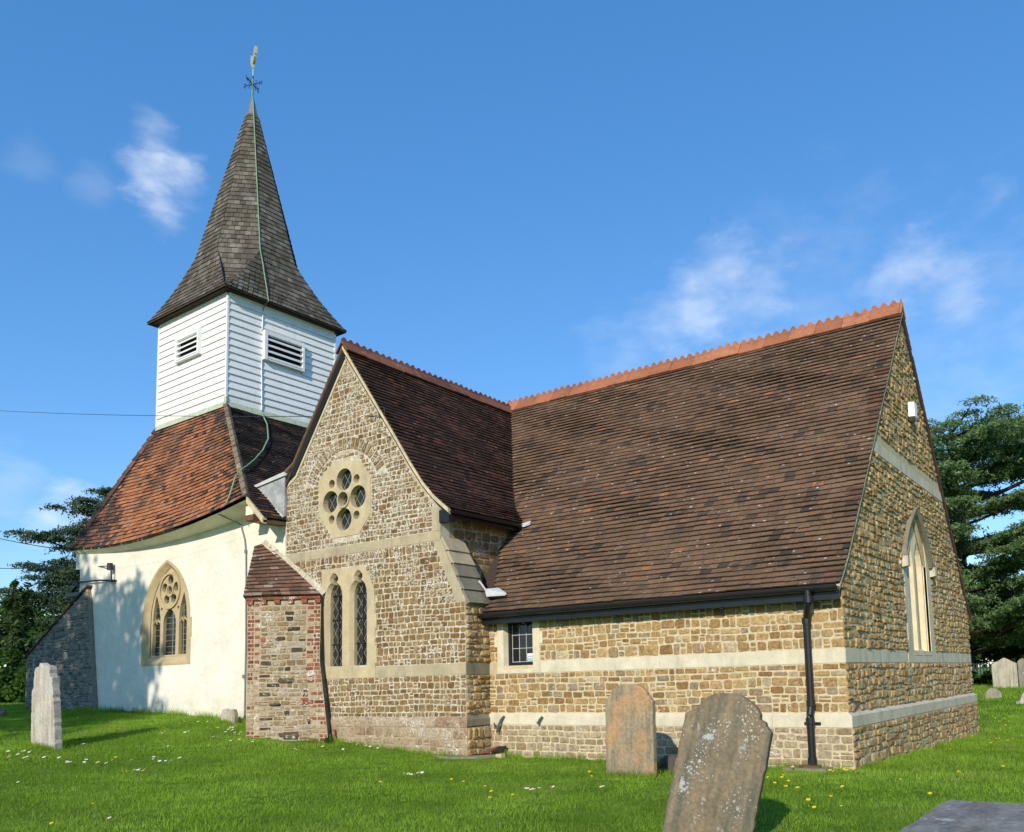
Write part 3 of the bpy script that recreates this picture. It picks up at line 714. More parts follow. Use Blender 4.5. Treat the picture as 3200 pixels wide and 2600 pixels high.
# --- transept
def transept():
    mb = MB(); MO = M['mortar_old']
    lobes = []
    cx, cz = -9.865, 5.145
    octg = [(-10.235, 5.955), (-9.43, 5.90), (-9.085, 5.47), (-9.075, 4.76), (-9.42, 4.375), (-10.18, 4.375), (-10.615, 4.88), (-10.635, 5.66)]
    lanc = [(-10.5, 1.69), (-8.95, 1.69), (-8.95, 3.2), (-9.25, 3.7), (-10.45, 3.7)]
    outline = [(-11.75, -.6), (TB, -.6), (TB, 2.85), (TE, 4.04), (TE, 4.60), (-7.62, 5.04), (-7.99, 5.52), (-8.38, 6.08), (XM, 8.22), (2*XM+8.38, 6.08), (-11.75, 5.6)]
    oin = [(a+(cx-a)*.04, z+(cz-z)*.04) for a, z in octg]; lin = [(-10.44, 1.75), (-9.01, 1.75), (-9.01, 3.18), (-9.28, 3.64), (-10.40, 3.64)]
    plate(mb, FT, outline, [oin, lin], 0, -.12, MO)
    # returns: buttress side, transept east wall, west wall
    FB = Frame((TB, 0, 0), (0, 1, 0), (1, 0, 0)); FW = Frame((TE, 0, 0), (0, 1, 0), (1, 0, 0))
    flat(mb, FB, [(TY, -.6), (0.02, -.6), (0.02, 2.85), (TY, 2.85)], -.002, M['mortar_dull'])
    flat(mb, FW, [(TY, 2.0), (3.2, 2.0), (3.2, 4.75), (TY, 4.75)], 0, M['mortar_dull'])
    mb.quad((-11.75, TY, -.6), (-11.75, 4, -.6), (-11.75, 4, 5.2), (-11.75, TY, 5.2), M['mortar_dull'])
    def bounds(z):
        hi = TB if z < 2.86 else (TB+(TE-TB)*(z-2.86)/1.18 if z < 4.04 else (TE if z < 4.7 else PT.off(z+.10)-.06))
        lo = -11.72 if z < 5.6 else 2*XM-(PT.off(z+.10)-.06)
        return lo, hi
    def holes(z0, z1):
        H = []
        if z1 > 1.69 and z0 < 3.72:
            j = .05 if int(z0*6) % 2 else 0.
            if z0 < 3.1: H.append((-10.53, -8.95+j))
            else:
                k = (z0+z1)/2; H.append((-10.53, -8.97-(max(0, k-3.2))*.52))
        if z1 > 4.38 and z0 < 5.95:
            k = (z0+z1)/2; xl = np.interp(k, [4.36, 4.9, 5.65, 5.96], [-10.2, -10.66, -10.67, -10.26]); xr = np.interp(k, [4.36, 4.76, 5.47, 5.92], [-9.4, -9.05, -9.06, -9.41]); H.append((xl, xr))
        # arch of rough voussoirs over the rose
        k = (z0+z1)/2
        if 5.55 < k < 6.55:
            for zz in (k,):
                ro = 1.33**2-(zz-5.13)**2; ri = 1.02**2-(zz-5.13)**2
                if ro > 0:
                    ro = math.sqrt(ro); ri = math.sqrt(ri) if ri > 0 else 0
                    H += [(cx-ro, cx-ri), (cx+ri, cx+ro)] if ri else [(cx-ro, cx+ro)]
        return H
    def free(z0, z1):
        if z1 > 1.5 and z0 < 1.71: return minus((-11.72, -10.55), []) 
        if z1 > 4.005 and z0 < 4.185: return []
        lo0, hi0 = bounds(z0); lo1, hi1 = bounds(z1); lo, hi = max(lo0, lo1), min(hi0, hi1)
        if 2.84 < z1 < 4.05: hi -= .17
        elif 4.18 < z0 < 4.6: hi -= .20
        if hi-lo < .06: return []
        hs = holes(z0, z1); out = []; cur = [(lo, hi)]
        for h in sorted(hs):
            nxt = []
            for iv in cur: nxt += minus(iv, [h])
            cur = nxt
        return cur
    def mt(s, z): return M['stone_brown'] if z > 3.1+.3*math.sin(s*2) else M['stone_brown2']
    rubble(mb, FT, .74, 1.5, free, M['stone_brown2'], (.082, .142), (.075, .20), .009, .008, .016)
    rubble(mb, FT, 1.71, 4.0, free, mt, (.082, .142), (.075, .20), .009, .008, .016)
    rubble(mb, FT, 4.19, 8.15, free, mt, (.082, .142), (.075, .20), .009, .008, .016)
    # voussoirs
    for i in range(21):
        th = math.radians(25+130*(i+.5)/21); d = math.radians(130/21*.42)
        for r0, r1 in ((1.05, 1.30),):
            c = [(cx+r*math.cos(th+q), 5.13+r*math.sin(th+q)) for r, q in ((r0, -d), (r0, d), (r1, d*.95), (r1, -d*.95))]
            ctr = np.mean(c, axis=0); V = [FT.p(*q, -.004) for q in c]+[FT.p(*(ctr+(np.array(q)-ctr)*.86), .012+U(-.004, .006)) for q in c]
            mb.add(V, [(0, 1, 5, 4), (1, 2, 6, 5), (2, 3, 7, 6), (3, 0, 4, 7), (4, 5, 6, 7)], M['stone_brown'])
    # plinth zone
    FPT = Frame((0, TY-.04, 0), (1, 0, 0), (0, -1, 0))
    mb.box((-11.7, TY-.04, -.6), (TB+.05, TY-.004, .56), M['mortar_dull']); mb.box((TB+.004, TY-.003, -.6), (TB+.05, -.07, .56), M['mortar_dull'])
    rubble(mb, FPT, -.1, .56, lambda a, b: [(-10.2, TB+.05)], M['stone_pale'], (.10, .17), (.16, .34), .010, .010, .022)
    rb = M['stone_brown2']
    FB2 = Frame((TB, 0, 0), (0, 1, 0), (1, 0, 0))
    rubble(mb, FB2, .79, 1.497, lambda a, b: [(TY, 0)], M['stone_rock'], (.09, .16), (.1, .22), .03, .022, .016)
    rubble(mb, FB2, 1.71, 2.84, lambda a, b: [(TY, 0)], M['stone_rock'], (.09, .16), (.1, .22), .03, .022, .016)
    rubble(mb, Frame((TB+.05, 0, 0), (0, 1, 0), (1, 0, 0)), -.1, .56, lambda a, b: [(TY-.04, -.06)], M['stone_rock'], (.12, .18), (.12, .24), .03, .02, .016)
    rubble(mb, FW, 2.7, 4.5, lambda a, b: [(TY+.35, 2.0)], M['stone_brown2'], (.11, .18), (.16, .34), .012, .008, .018)
    w = mb.build('transept_wall', church)
    b = MB(); AO = M['ashlar_old']
    for x0, x1, z0, z1, m in ((-11.72, -10.9, 4.005, 4.18, AO), (-10.895, -9.7, 4.005, 4.18, AO), (-9.695, -8.5, 4.005, 4.18, AO), (-8.495, TE+.003, 4.005, 4.18, AO),
                              (-8.945, -7.9, 1.501, 1.704, AO), (-7.895, TB+.004, 1.501, 1.704, AO), (-10.9, -10.53, 1.501, 1.704, AO), (TE-.20, TE+.003, 4.19, 4.62, AO)):
        if (z0, x0) in ((1.501, -8.945), (1.501, -10.9), (4.19, TE-.20)): b.build('stone_band', w); b = MB()
        b.box((x0, TY-.008, z0), (x1, TY+.08, z1), m)
    b.build('quoin', w); b = MB()
    b.box((TB-.05, TY+.003, 1.501), (TB+.012, -.003, 1.704), M['ashlar_dark'])
    b.build('stone_band', w); b = MB()
    b.box((TE-.05, TY+.003, 4.06), (TE+.006, TY+.25, 4.62), M['ashlar_band']); b.build('quoin', w); b = MB()
    # dressed strip that follows the weathering
    b.hexa([(TB-.20, TY-.006, 2.80), (TB+.002, TY-.006, 2.80), (TB+.002, TY+.05, 2.80), (TB-.20, TY+.05, 2.80), (TE-.17, TY-.006, 4.0), (TE+.03, TY-.006, 4.0), (TE+.03, TY+.05, 4.0), (TE-.17, TY+.05, 4.0)], AO)
    b.build('buttress_edge', w)
    p = MB()
    x = -10.35
    while x < TB:
        L = min(U(.5, .9), TB+.06-x)
        if TB-(x+L) < .3: L = TB+.06-x
        p.add([(x+.004, TY-.05, .565), (x+L-.004, TY-.05, .565), (x+L-.004, TY-.05, .66+U(-.015, .01)), (x+.004, TY-.05, .66+U(-.015, .01)), (x+L-.004, TY-.002, .745), (x+.004, TY-.002, .745)], [(0, 1, 2, 3), (3, 2, 4, 5), (0, 3, 5), (1, 4, 2)], M['stone_pale'], rng.random()); x += L
    p.add([(TB+.06, TY-.05, .585), (TB+.06, -.06, .585), (TB+.06, -.06, .70), (TB+.06, TY-.05, .70), (TB, -.06, .78), (TB, TY-.002, .78)], [(0, 1, 2, 3), (3, 2, 4, 5)], M['ashlar_dark'])
    p.build('plinth_course', w)
    # weathering slabs of the buttress
    s = MB(); n = 5; A = np.array([TE+.02, 4.06]); B = np.array([TB+.03, 2.80]); d = (B-A)/np.linalg.norm(B-A); nn = np.array([-d[1], d[0]])
    for i in range(n):
        a = A+(B-A)*i/n; c = A+(B-A)*((i+1)/n+.02); l0, l1 = .02, .055
        y0, y1 = TY+.02, -.05+.06*(i/n)
        q = [a-nn*.05, c-nn*.05, c+nn*l1, a+nn*l0]
        s.add([(k[0], y0, k[1]) for k in q]+[(k[0], y1, k[1]) for k in q], [(0, 1, 2, 3), (7, 6, 5, 4), (3, 2, 6, 7), (0, 3, 7, 4), (1, 5, 6, 2)], [M['ashlar_old'], M['ashlar_old'], M['ashlar_dark'], M['ashlar_dark'], M['ashlar_dark']][i])
    s.add([(TE, TY+.02, 4.0), (TB, TY+.02, 2.8), (TB, 0., 2.8), (TE, 0., 4.0)], [(0, 1, 2, 3)], M['mortar_dull'])
    s.build('buttress_weathering', w)
    # rose window
    r = MB()
    off = .415; hl = [circle(cx, cz+off, .232), circle(cx, cz-off, .232), circle(cx-off, cz, .232), circle(cx+off, cz, .232), circle(cx, cz, .150)]
    sm = [circle(cx+a, cz+q, .092, 14) for a in (-.375, .375) for q in (-.375, .375)]
    plate(r, FT, octg, hl+sm, .012, -.13, M['ashlar_warm'])
    for c in sm: flat(r, FT, c, -.10, M['ashlar_dark'])
    # raised ring round the middle light
    ro = circle(cx, cz, .182, 24); ri = circle(cx, cz, .152, 24)
    V = [FT.p(*q, .012) for q in ro]+[FT.p(*q, .045) for q in ro]+[FT.p(*q, .045) for q in ri]+[FT.p(*q, -.05) for q in ri]; k = 24
    r.add(V, [(j*k+i, j*k+(i+1) % k, (j+1)*k+(i+1) % k, (j+1)*k+i) for j in range(3) for i in range(k)], M['ashlar_warm'])
    ro_ = r.build('window', church, label='octagonal stone rose window with four round lobes')
    g = MB()
    for c in hl: flat(g, FT, [(cx+(a-cx)*1., z) for a, z in c], -.12, M['glass_diamond'])
    g.build('glass', ro_)
    # paired lancets
    l = MB()
    def trefoil(c, hw, z0, zc, za):
        return [(c-hw, z0), (c-hw, zc-.30), (c-hw*.96, zc-.20), (c-hw*.80, zc-.10), (c-hw*.58, zc-.04), (c-hw*.34, zc), (c-hw*.50, zc+.05), (c-hw*.48, zc+.11), (c-hw*.25, za-.05), (c, za),
                (c+hw*.25, za-.05), (c+hw*.48, zc+.11), (c+hw*.50, zc+.05), (c+hw*.34, zc), (c+hw*.58, zc-.04), (c+hw*.80, zc-.10), (c+hw*.96, zc-.20), (c+hw, zc-.30), (c+hw, z0)]
    C1, C2 = -10.155, -9.435
    sur = [(-10.53, 1.50), (-8.945, 1.50), (-8.945, 1.78), (-8.90, 1.78), (-8.90, 2.12), (-8.95, 2.12), (-8.95, 2.45), (-8.905, 2.45), (-8.905, 2.75), (-8.95, 2.75), (-8.97, 3.22), (-9.11, 3.52), (-9.26, 3.71), (-10.45, 3.73), (-10.53, 3.62)]
    o1, o2 = trefoil(C1, .255, 1.72, 3.45, 3.67), trefoil(C2, .255, 1.72, 3.45, 3.67); i1, i2 = trefoil(C1+.0, .20, 1.745, 3.42, 3.62), trefoil(C2, .20, 1.745, 3.42, 3.62)
    plate(l, FT, sur, [o1, o2], .012, .011, M['ashlar_warm'])
    for o_, i_ in ((o1, i1), (o2, i2)):      # splayed chamfer then straight reveal
        k = len(o_); V = [FT.p(*q, .011) for q in o_]+[FT.p(*q, -.07) for q in i_]+[FT.p(*q, -.16) for q in i_]
        l.add(V, [(j*k+i, j*k+(i+1) % k, (j+1)*k+(i+1) % k, (j+1)*k+i) for j in range(2) for i in range(k)], M['ashlar_warm'])
    lw = l.build('window', church, label='pair of narrow trefoil-headed lancets with diamond glass')
    g = MB()
    for c in (C1, C2): flat(g, FT, [(c-.22, 1.72), (c+.22, 1.72), (c+.22, 3.3), (c+.1, 3.65), (c-.1, 3.65), (c-.22, 3.3)], -.145, M['glass_diamond'])
    g.build('glass', lw)
    g = MB()
    for c in (C1, C2):
        g.box((c-.008, TY+.115, 1.74), (c+.008, TY+.13, 3.6), M['iron'])
        for z in (2.2, 2.7, 3.2): g.box((c-.2, TY+.112, z-.009), (c+.2, TY+.128, z+.009), M['iron'])
    g.build('saddle_bars', lw)
    return w
transept()

def transept_roof():
    mb = MB(); pt, _ = roof_pt(PT, 'x'); Y0 = TY-.06
    def nr(s, t): n = PT.nor(t); n = n if n[1] > 0 else -n; return np.array([n[0], 0, n[1]])
    tiles(mb, pt, nr, PT.L, .108, .18, lambda t: [(Y0, PC.off(PT.at(t)[1])+.05)], M['tile_transept'], .019, .008, .018)
    deck(mb, PT, 'x', Y0+.01, 4.9)
    ptw = Profile([(-12.1, 5.32)]+[tuple(q) for q in PTW.p[3:]]); deck(mb, ptw, 'x', Y0+.01, 4.9); 
    pw = lambda s, t: np.array([ptw.at(t)[0], s, ptw.at(t)[1]])
    def nw(s, t): n = ptw.nor(t); n = n if n[1] > 0 else -n; return np.array([n[0], 0, n[1]])
    tiles(mb, pw, nw, ptw.L, .125, .2, lambda t: [(Y0 if ptw.at(t)[1] > 5.95 else TY+.1, .6)], M['tile_transept'], .016)
    mb.quad((-12.1, .6, 5.32), (-12.1, 4.9, 5.32), (XM, 4.9, TZ), (XM, .6, TZ), M['tile_transept'])
    r = mb.build('transept_roof', church)
    v = MB()
    P = [tuple(q) for q in PT.p]; Q = [(2*XM-a, z) for a, z in P if z > 5.9]; Q = [(-11.83, 5.97)]+[q for q in Q if q[1] > 6.0]
    for L, right in ((P, True), (Q, False)):
        for i in range(len(L)-1):
            (a, z), (c, y) = L[i], L[i+1]
            lo = .085 if right else .06
            v.hexa([(a, TY-.002, z-.12), (c, TY-.002, y-.12), (c, TY-.002, y-.01), (a, TY-.002, z-.01), (a, Y0-.008, z-lo), (c, Y0-.008, y-lo), (c, Y0-.008, y-.004), (a, Y0-.008, z-.004)], M['cement'] if right else M['timber'])
            if not right: v.hexa([(a+.03, TY-.002, z-.30), (c+.03, TY-.002, y-.30), (c+.0, TY-.002, y-.125), (a+.0, TY-.002, z-.125), (a+.03, TY-.03, z-.26), (c+.03, TY-.03, y-.26), (c, Y0+.005, y-.125), (a, Y0+.005, z-.125)], M['black'])
            if not right: v.hexa([(a+.05, TY-.001, z-.36), (c+.05, TY-.001, y-.36), (c+.03, TY-.001, y-.30), (a+.03, TY-.001, z-.30), (a+.05, TY-.018, z-.36), (c+.05, TY-.018, y-.36), (c+.03, TY-.018, y-.30), (a+.03, TY-.018, z-.30)], M['cement'])
    v.build('verge', r)
    ridge(r, lambda s: (XM, s, TZ+.02), Y0-.03, 4.85, M['terracotta_old'], (1, 0, 0), .54, .095, .18)
    # eaves gutter on the east side
    g = MB(); gx, gz = -6.90, 4.53
    for rr in (.06, .053):
        P = [(gx+rr*math.cos(math.pi+math.pi*i/6), gz+rr*math.sin(math.pi+math.pi*i/6)) for i in range(7)]
        for i in range(6): g.quad((P[i][0], TY-.02, P[i][1]), (P[i][0], 1.45, P[i][1]), (P[i+1][0], 1.45, P[i+1][1]), (P[i+1][0], TY-.02, P[i+1][1]), M['black'])
    g.box((-6.99, TY-.02, 4.40), (-6.97, 1.4, 4.55), M['black']); g.box((TE+.01, TY, 4.535), (-6.99, 1.4, 4.55), M['black'])
    g.box((TE+.004, TY-.03, 4.33), (-6.96, TY+.10, 4.56), M['black'])
    g.build('gutter', r)
    f = MB()
    f.hexa([(-6.95, 1.36, 4.50), (-6.80, 1.36, 4.47), (-6.72, 1.46, 4.52), (-6.9, 1.46, 4.55), (-6.95, 1.36, 4.52), (-6.80, 1.36, 4.50), (-6.70, 1.46, 4.60), (-6.9, 1.46, 4.58)], M['lead_pale']); f.build('lead_flashing', r); f = MB()
    f.hexa([(-6.60, -.12, 3.05), (-6.56, -.12, 2.93), (-6.20, -.02, 2.93), (-6.44, .06, 3.06), (-6.60, -.12, 3.08), (-6.56, -.12, 2.96), (-6.16, -.02, 2.97), (-6.42, .06, 3.10)], M['lead_pale'])
    f.hexa([(-6.72, -.16, 3.22), (-6.66, -.18, 3.18), (-6.55, -.1, 2.98), (-6.61, -.06, 3.02), (-6.70, -.16, 3.25), (-6.64, -.18, 3.21), (-6.53, -.1, 3.01), (-6.59, -.06, 3.05)], M['lead_pale'])
    f.build('lead_flashing', r)
transept_roof()

# --- nave, west end
SE0 = np.array([-16.903, 1.237, 9.12]); TR = -.0289
ex = np.array([math.cos(TR), math.sin(TR), 0]); ey = np.array([-math.sin(TR), math.cos(TR), 0]); TS = 3.551
SW0 = SE0-ex*TS; NE0 = SE0+ey*TS; NW0 = SW0+ey*TS
ESW = np.array([-20.88, -.74, 5.29]); ESE = np.array([-12.27, -1.25, 5.46])
NY = -.60
FN = Frame((0, NY, 0), (1, 0, 0), (0, -1, 0))
def nave():
    mb = MB(); hole = arch(-17.42, -15.34, 1.98, 3.10, 4.53)
    plate(mb, FN, [(-20.65, .2), (-11.70, .2), (-11.70, 4.95), (-12.4, 5.3), (-20.65, 5.3)], [hole], 0, -.3, M['plaster'])
    n = 8      # the west corner flares out below the eaves
    for i in range(n):
        z0, z1 = 4.6+.72*i/n, 4.6+.72*(i+1)/n; k0, k1 = .20*(i/n)**2, .20*((i+1)/n)**2
        mb.quad(FN.p(-20.655-k0, z0, .003), FN.p(-20.3, z0, .003), FN.p(-20.3, z1, .003), FN.p(-20.655-k1, z1, .003), M['plaster'])
        mb.quad(FN.p(-20.655-k0, z0, .003), FN.p(-20.655-k1, z1, .003), FN.p(-20.655-k1, z1, -1.5), FN.p(-20.655-k0, z0, -1.5), M['plaster'])
    mb.quad((-20.65, NY, .2), (-20.65, 5, .2), (-20.65, 5, 5.3), (-20.65, NY, 5.3), M['plaster'])
    mb.quad((-20.65, 6.5, .2), (-11.7, 6.5, .2), (-11.7, 6.5, 5.3), (-20.65, 6.5, 5.3), M['plaster'])
    # timber wall-plate end under the hip
    mb.box((-12.62, -1.06, 4.98), (-12.30, NY-.004, 5.10), M['timber']); mb.box((-12.60, -1.04, 5.10), (-12.33, NY-.004, 5.36), M['plaster'])
    w = mb.build('nave_wall', church)
    # traceried window
    t = MB(); S = M['window_stone']; c = -16.385
    inn = arch(c-.82, c+.82, 2.16, 3.10, 4.37)
    out = [(-17.42, 1.97)]+[(-17.42, 2.35), (-17.42, 2.75), (-17.49, 2.75), (-17.49, 3.02), (-17.42, 3.02)]+arch(-17.42, -15.34, 1.97, 3.10, 4.55)[1:-1]+[(-15.34, 3.08), (-15.27, 3.08), (-15.27, 2.60), (-15.34, 2.60), (-15.30, 2.55), (-15.30, 1.97)]
    mid = arch(c-.96, c+.96, 2.03, 3.10, 4.49)
    plate(t, FN, out, [mid], .014, -.01, S)
    k = len(mid); V = [FN.p(*q, .013) for q in mid]+[FN.p(*q, -.085) for q in inn]
    t.add(V, [(i, (i+1) % k, k+(i+1) % k, k+i) for i in range(k)], S)
    L1 = [(c-.74, 2.22), (c-.41, 2.22), (c-.41, 3.15), (c-.46, 3.40), (c-.55, 3.62), (c-.60, 3.72), (c-.66, 3.55), (c-.71, 3.35), (c-.74, 3.1)]
    L3 = [(2*c-a, z) for a, z in L1][::-1]
    L2 = arch(c-.275, c+.275, 2.22, 2.98, 3.36)
    pet = []
    for i in range(5):
        th = math.radians(90+72*i); pet.append([(c+.262*math.cos(th)+.118*math.cos(q), 3.80+.262*math.sin(th)+.118*math.sin(q)) for q in np.linspace(0, 2*math.pi, 13)[:-1]])
    eyes = [circle(c-.36, 3.36, .045, 8), circle(c+.36, 3.36, .045, 8)]
    plate(t, FN, inn, [L1, L2, L3]+pet+[circle(c, 3.80, .10, 14)]+eyes, -.10, -.19, S)
    # circle rib and cusps
    for r0, r1, h in ((.40, .46, -.06), (.115, .155, -.075)):
        a = circle(c, 3.80, r0, 24); b = circle(c, 3.80, r1, 24); V = [FN.p(*q, -.105) for q in a]+[FN.p(*q, h) for q in a]+[FN.p(*q, h) for q in b]+[FN.p(*q, -.105) for q in b]
        t.add(V, [(j*24+i, j*24+(i+1) % 24, (j+1)*24+(i+1) % 24, (j+1)*24+i) for j in range(3) for i in range(24)], S)
    for sx in (-.58, .58):
        t.tube([FN.p(c+sx-.15, 3.02, -.12), FN.p(c+sx-.05, 3.10, -.12), FN.p(c+sx, 3.0, -.12), FN.p(c+sx+.05, 3.10, -.12), FN.p(c+sx+.15, 3.02, -.12)], .022, S, 6)
    wt = t.build('window', church, label='pointed traceried three-light window in the white wall')
    g = MB(); flat(g, FN, arch(c-.8, c+.8, 2.16, 3.1, 4.34), -.18, M['glass_bars']); g.build('glass', wt)
    return w
NW = nave()

def lerp(a, b, t): return a+(b-a)*t
def nave_roof():
    mb = MB()
    # south slope, ruled between the sagging eave and the turret base
    def edge(t):
        sag = 1-t
        kick = .20*math.sin(math.pi*min(1, t*1.0))*0
        return t
    T = 4.50
    def ptS(s, t):
        k = t/T; a = lerp(ESW, SW0-(0, 0, .06), k); b = lerp(ESE, SE0-(0, 0, .06), k); p = lerp(a, b, s)
        p = p-np.array([0, 0, (.27*4*s*(1-s))*(1-k)**1.2]); b_ = .16*math.sin(math.pi*k); p = p+np.array([0, .5, -.75])*b_*.35
        return p
    nS = np.cross(ESE-ESW, SW0-ESW); nS /= np.linalg.norm(nS)
    def spanS(t): return [(0., 1.)]
    t = 0; g = .138; row = 0
    while t < T-.03:
        wid = lerp(np.linalg.norm(ESE-ESW), TS, t/T); n = int(wid/.205); ds = 1/n
        for i in range(n+1):
            s0 = max(0, (i-(.5 if row % 2 else 0))*ds+U(-.002, .002)); s1 = min(1, (i+1-(.5 if row % 2 else 0))*ds)
            if s1-s0 < ds*.15: continue
            lift = U(0, .010)+.012*(1+math.sin(s0*17+t*3)*math.sin(t*5+s0*4))*.5; tu = min(T, t+g*1.12)
            # darker tiles towards the west hip: lichen, and tree shade put into the colour
            west = s0 < .07+.05*math.sin(t*2.)+.05*U(-1, 1)+.17*max(0, 1-t/2.2)
            east = s0 > .93+.03*U(-1, 1) or (t > 3.3 and s0 > .78+U(-.1, .1))
            m = M['tile_nave_west'] if west else M['tile_nave']
            r = None if not east else U(.0, .12)
            dt = U(-.008, .008); tile(mb, ptS(s0+.0005, t+dt)+nS*lift, ptS(s1-.0005, t+dt+U(-.006, .006))+nS*(lift+U(-.004, .004)), ptS(s1-.0005, tu), ptS(s0+.0005, tu), nS, .022, m, r)
        t += g; row += 1
    # east slope
    A = ESE; B = SE0-(0, 0, .06); LOW = np.array([-11.72, -1.22, 4.93])
    dirE = (B-A); nE = np.cross(ey, np.array([A[0]-B[0], 0, A[2]-B[2]])); nE = np.array([.62, 0, .78])
    slope = np.array([B[0]-LOW[0], 0, B[2]-LOW[2]]); LE = np.linalg.norm(slope); sl = slope/LE; nE = np.array([-sl[2], 0, sl[0]]); nE = nE if nE[2] > 0 else -nE
    kink = (A[2]-LOW[2])/sl[2]
    def y_left(t):
        z = LOW[2]+sl[2]*t
        if t < kink: return lerp(LOW[1], A[1], t/kink)
        return lerp(A[1], B[1], (z-A[2])/(B[2]-A[2]))
    def x_of(t):
        z = LOW[2]+sl[2]*t
        return lerp(LOW[0], A[0], t/kink) if t < kink else lerp(A[0], B[0], (z-A[2])/(B[2]-A[2]))
    def ptE(s, t): return np.array([x_of(t), s, LOW[2]+sl[2]*t])
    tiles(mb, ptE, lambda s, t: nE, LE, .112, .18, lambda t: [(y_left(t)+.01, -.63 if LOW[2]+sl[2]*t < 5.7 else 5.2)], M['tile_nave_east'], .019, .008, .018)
    mb.add([ptE(y_left(0), 0)-nE*.03, ptE(-.6, 0)-nE*.03, ptE(-.6, 1.1)-nE*.03, ptE(y_left(kink), 1.1)-nE*.03, ptE(y_left(kink), kink)-nE*.03], [(0, 1, 2, 3, 4)], M['deck'])
    mb.add([ptE(y_left(1.1)+.02, 1.1)-nE*.03, ptE(5.2, 1.1)-nE*.03, ptE(5.2, LE)-nE*.03, ptE(y_left(LE)+.02, LE)-nE*.03], [(0, 1, 2, 3)], M['deck'])
    # west and north slopes, soffits
    WN = np.array([-20.88, 7.2, 5.3]); EN = np.array([-11.7, 7.2, 5.3])
    mb.quad(ESW, SW0, NW0, WN, M['tile_nave_west']); mb.quad(WN, NW0, NE0, EN, M['tile_nave_west'])
    for s in np.linspace(0, 1, 9)[:-1]:
        a, b = ptS(s, 0)-nS*.02, ptS(s+1/8, 0)-nS*.02; ox, oy = min(a[0], -11.75), min(b[0], -11.75); n = 6
        prof = ((0., -.55), (0., -.13), (1., -.035))      # plaster up to a shallow soffit
        for (c0, z0), (c1, z1) in zip(prof, prof[1:]):
            Y = lambda p, c: (NY-.004)+(p[1]+.03-NY)*c
            mb.quad((ox, Y(a, c0), a[2]+z0), (oy, Y(b, c0), b[2]+z0), (oy, Y(b, c1), b[2]+z1), (ox, Y(a, c1), a[2]+z1), M['plaster'])
    mb.quad(ESW, (-20.88, 7, 5.3), (-20.6, 7, 5.5), (-20.6, NY, 5.5), M['deck'])
    r = mb.build('nave_roof', church)
    # hips
    h = MB()
    for P0, P1, n in ((ESE, SE0, 17), (ESW, SW0, 17)):
        for i in range(n):
            a, b = lerp(P0, P1, i/n), lerp(P0, P1, (i+1.12)/n); u = np.array([0, 0, 1.]); d = (b-a)/np.linalg.norm(b-a); sd = np.cross(d, u); sd /= np.linalg.norm(sd); un = np.cross(sd, d)
            if P0 is ESE: lf = a+un*.055; h.add([a-sd*.085-un*.02, a+un*.065, a+sd*.085-un*.02, b-sd*.08-un*.03, b+un*.035, b+sd*.08-un*.03], [(0, 1, 4, 3), (1, 2, 5, 4), (0, 2, 1)], M['hip_mortar'])
            else: h.add([a-sd*.10-un*.02, a+un*.07, a+sd*.10-un*.02, b-sd*.09-un*.03, b+un*.04, b+sd*.09-un*.03], [(0, 1, 4, 3), (1, 2, 5, 4), (0, 2, 1)], M['tile_nave_west'])
        h.build('hip_tiles', r); h = MB()
    v = MB(); a, b = ESE+np.array([0, -.01, -.02]), LOW+np.array([0, -.02, 0])
    v.hexa([a-(0, 0, .13), b-(0, 0, .13), b+(0, .1, -.13), a+(0, .1, -.13), a, b, b+(0, .1, 0), a+(0, .1, 0)], M['cement'])
    v.hexa([b+(-.25, .02, -.10), b+(0.0, .02, -.10), np.array([b[0], -.66, b[2]-.10]), np.array([b[0]-.25, -.66, b[2]-.10]), b+(-.25, .02, -.07), b+(0.0, .02, -.05), np.array([b[0], -.66, b[2]-.05]), np.array([b[0]-.25, -.66, b[2]-.07])], M['timber'])
    v.build('verge', r)
    # lead gusset between the two roofs
    g = MB(); q = [(-12.88, 5.80), (-11.70, 5.90), (-11.70, 5.02), (-11.78, 4.985)]
    y0, y1 = -.72, -.66
    g.add([(a, y0, z) for a, z in q]+[(a, y1, z) for a, z in q], [(3, 2, 1, 0), (0, 1, 5, 4), (1, 2, 6, 5), (2, 3, 7, 6), (3, 0, 4, 7)], M['lead'])
    g.hexa([(-12.80, y0-.04, 5.77), (-11.68, y0-.04, 5.90), (-11.66, y1+.1, 5.92), (-12.78, y1+.1, 5.80), (-12.80, y0-.03, 5.84), (-11.72, y0-.03, 5.99), (-11.66, y1+.1, 6.04), (-12.78, y1+.1, 5.87)], M['lead_pale'])
    n = 12
    for i in range(n):
        a = lerp(np.array([-12.90, 5.80]), np.array([-11.80, 4.98]), i/n); b = lerp(np.array([-12.90, 5.80]), np.array([-11.80, 4.98]), (i+1)/n); w = .05+.015*(i % 2)
        g.hexa([(a[0], y0-.03, a[1]-w*.4), (b[0], y0-.03, b[1]-w*.4), (b[0]+.05, y0-.004, b[1]+.05), (a[0]+.05, y0-.004, a[1]+.05), (a[0], y0-.018, a[1]-w*.2), (b[0], y0-.018, b[1]-w*.2), (b[0]+.05, y0+.004, b[1]+.07), (a[0]+.05, y0+.004, a[1]+.07)], M['lead_pale'])
    g.build('lead_gusset', r)
    # lead apron round the foot of the turret
    f = MB(); d = .10
    for P, Q, o in ((SW0, SE0, -ey), (SE0, NE0, ex)):
        a, b = P-(0, 0, .13)+o*.10, Q-(0, 0, .13)+o*.10; c, e = Q+(0, 0, .12)+o*.015, P+(0, 0, .12)+o*.015
        if o is not ex and True: a = a-ex*.1*(1 if P is SW0 else 0)
        f.quad(a, b, c, e, M['flash_green'])
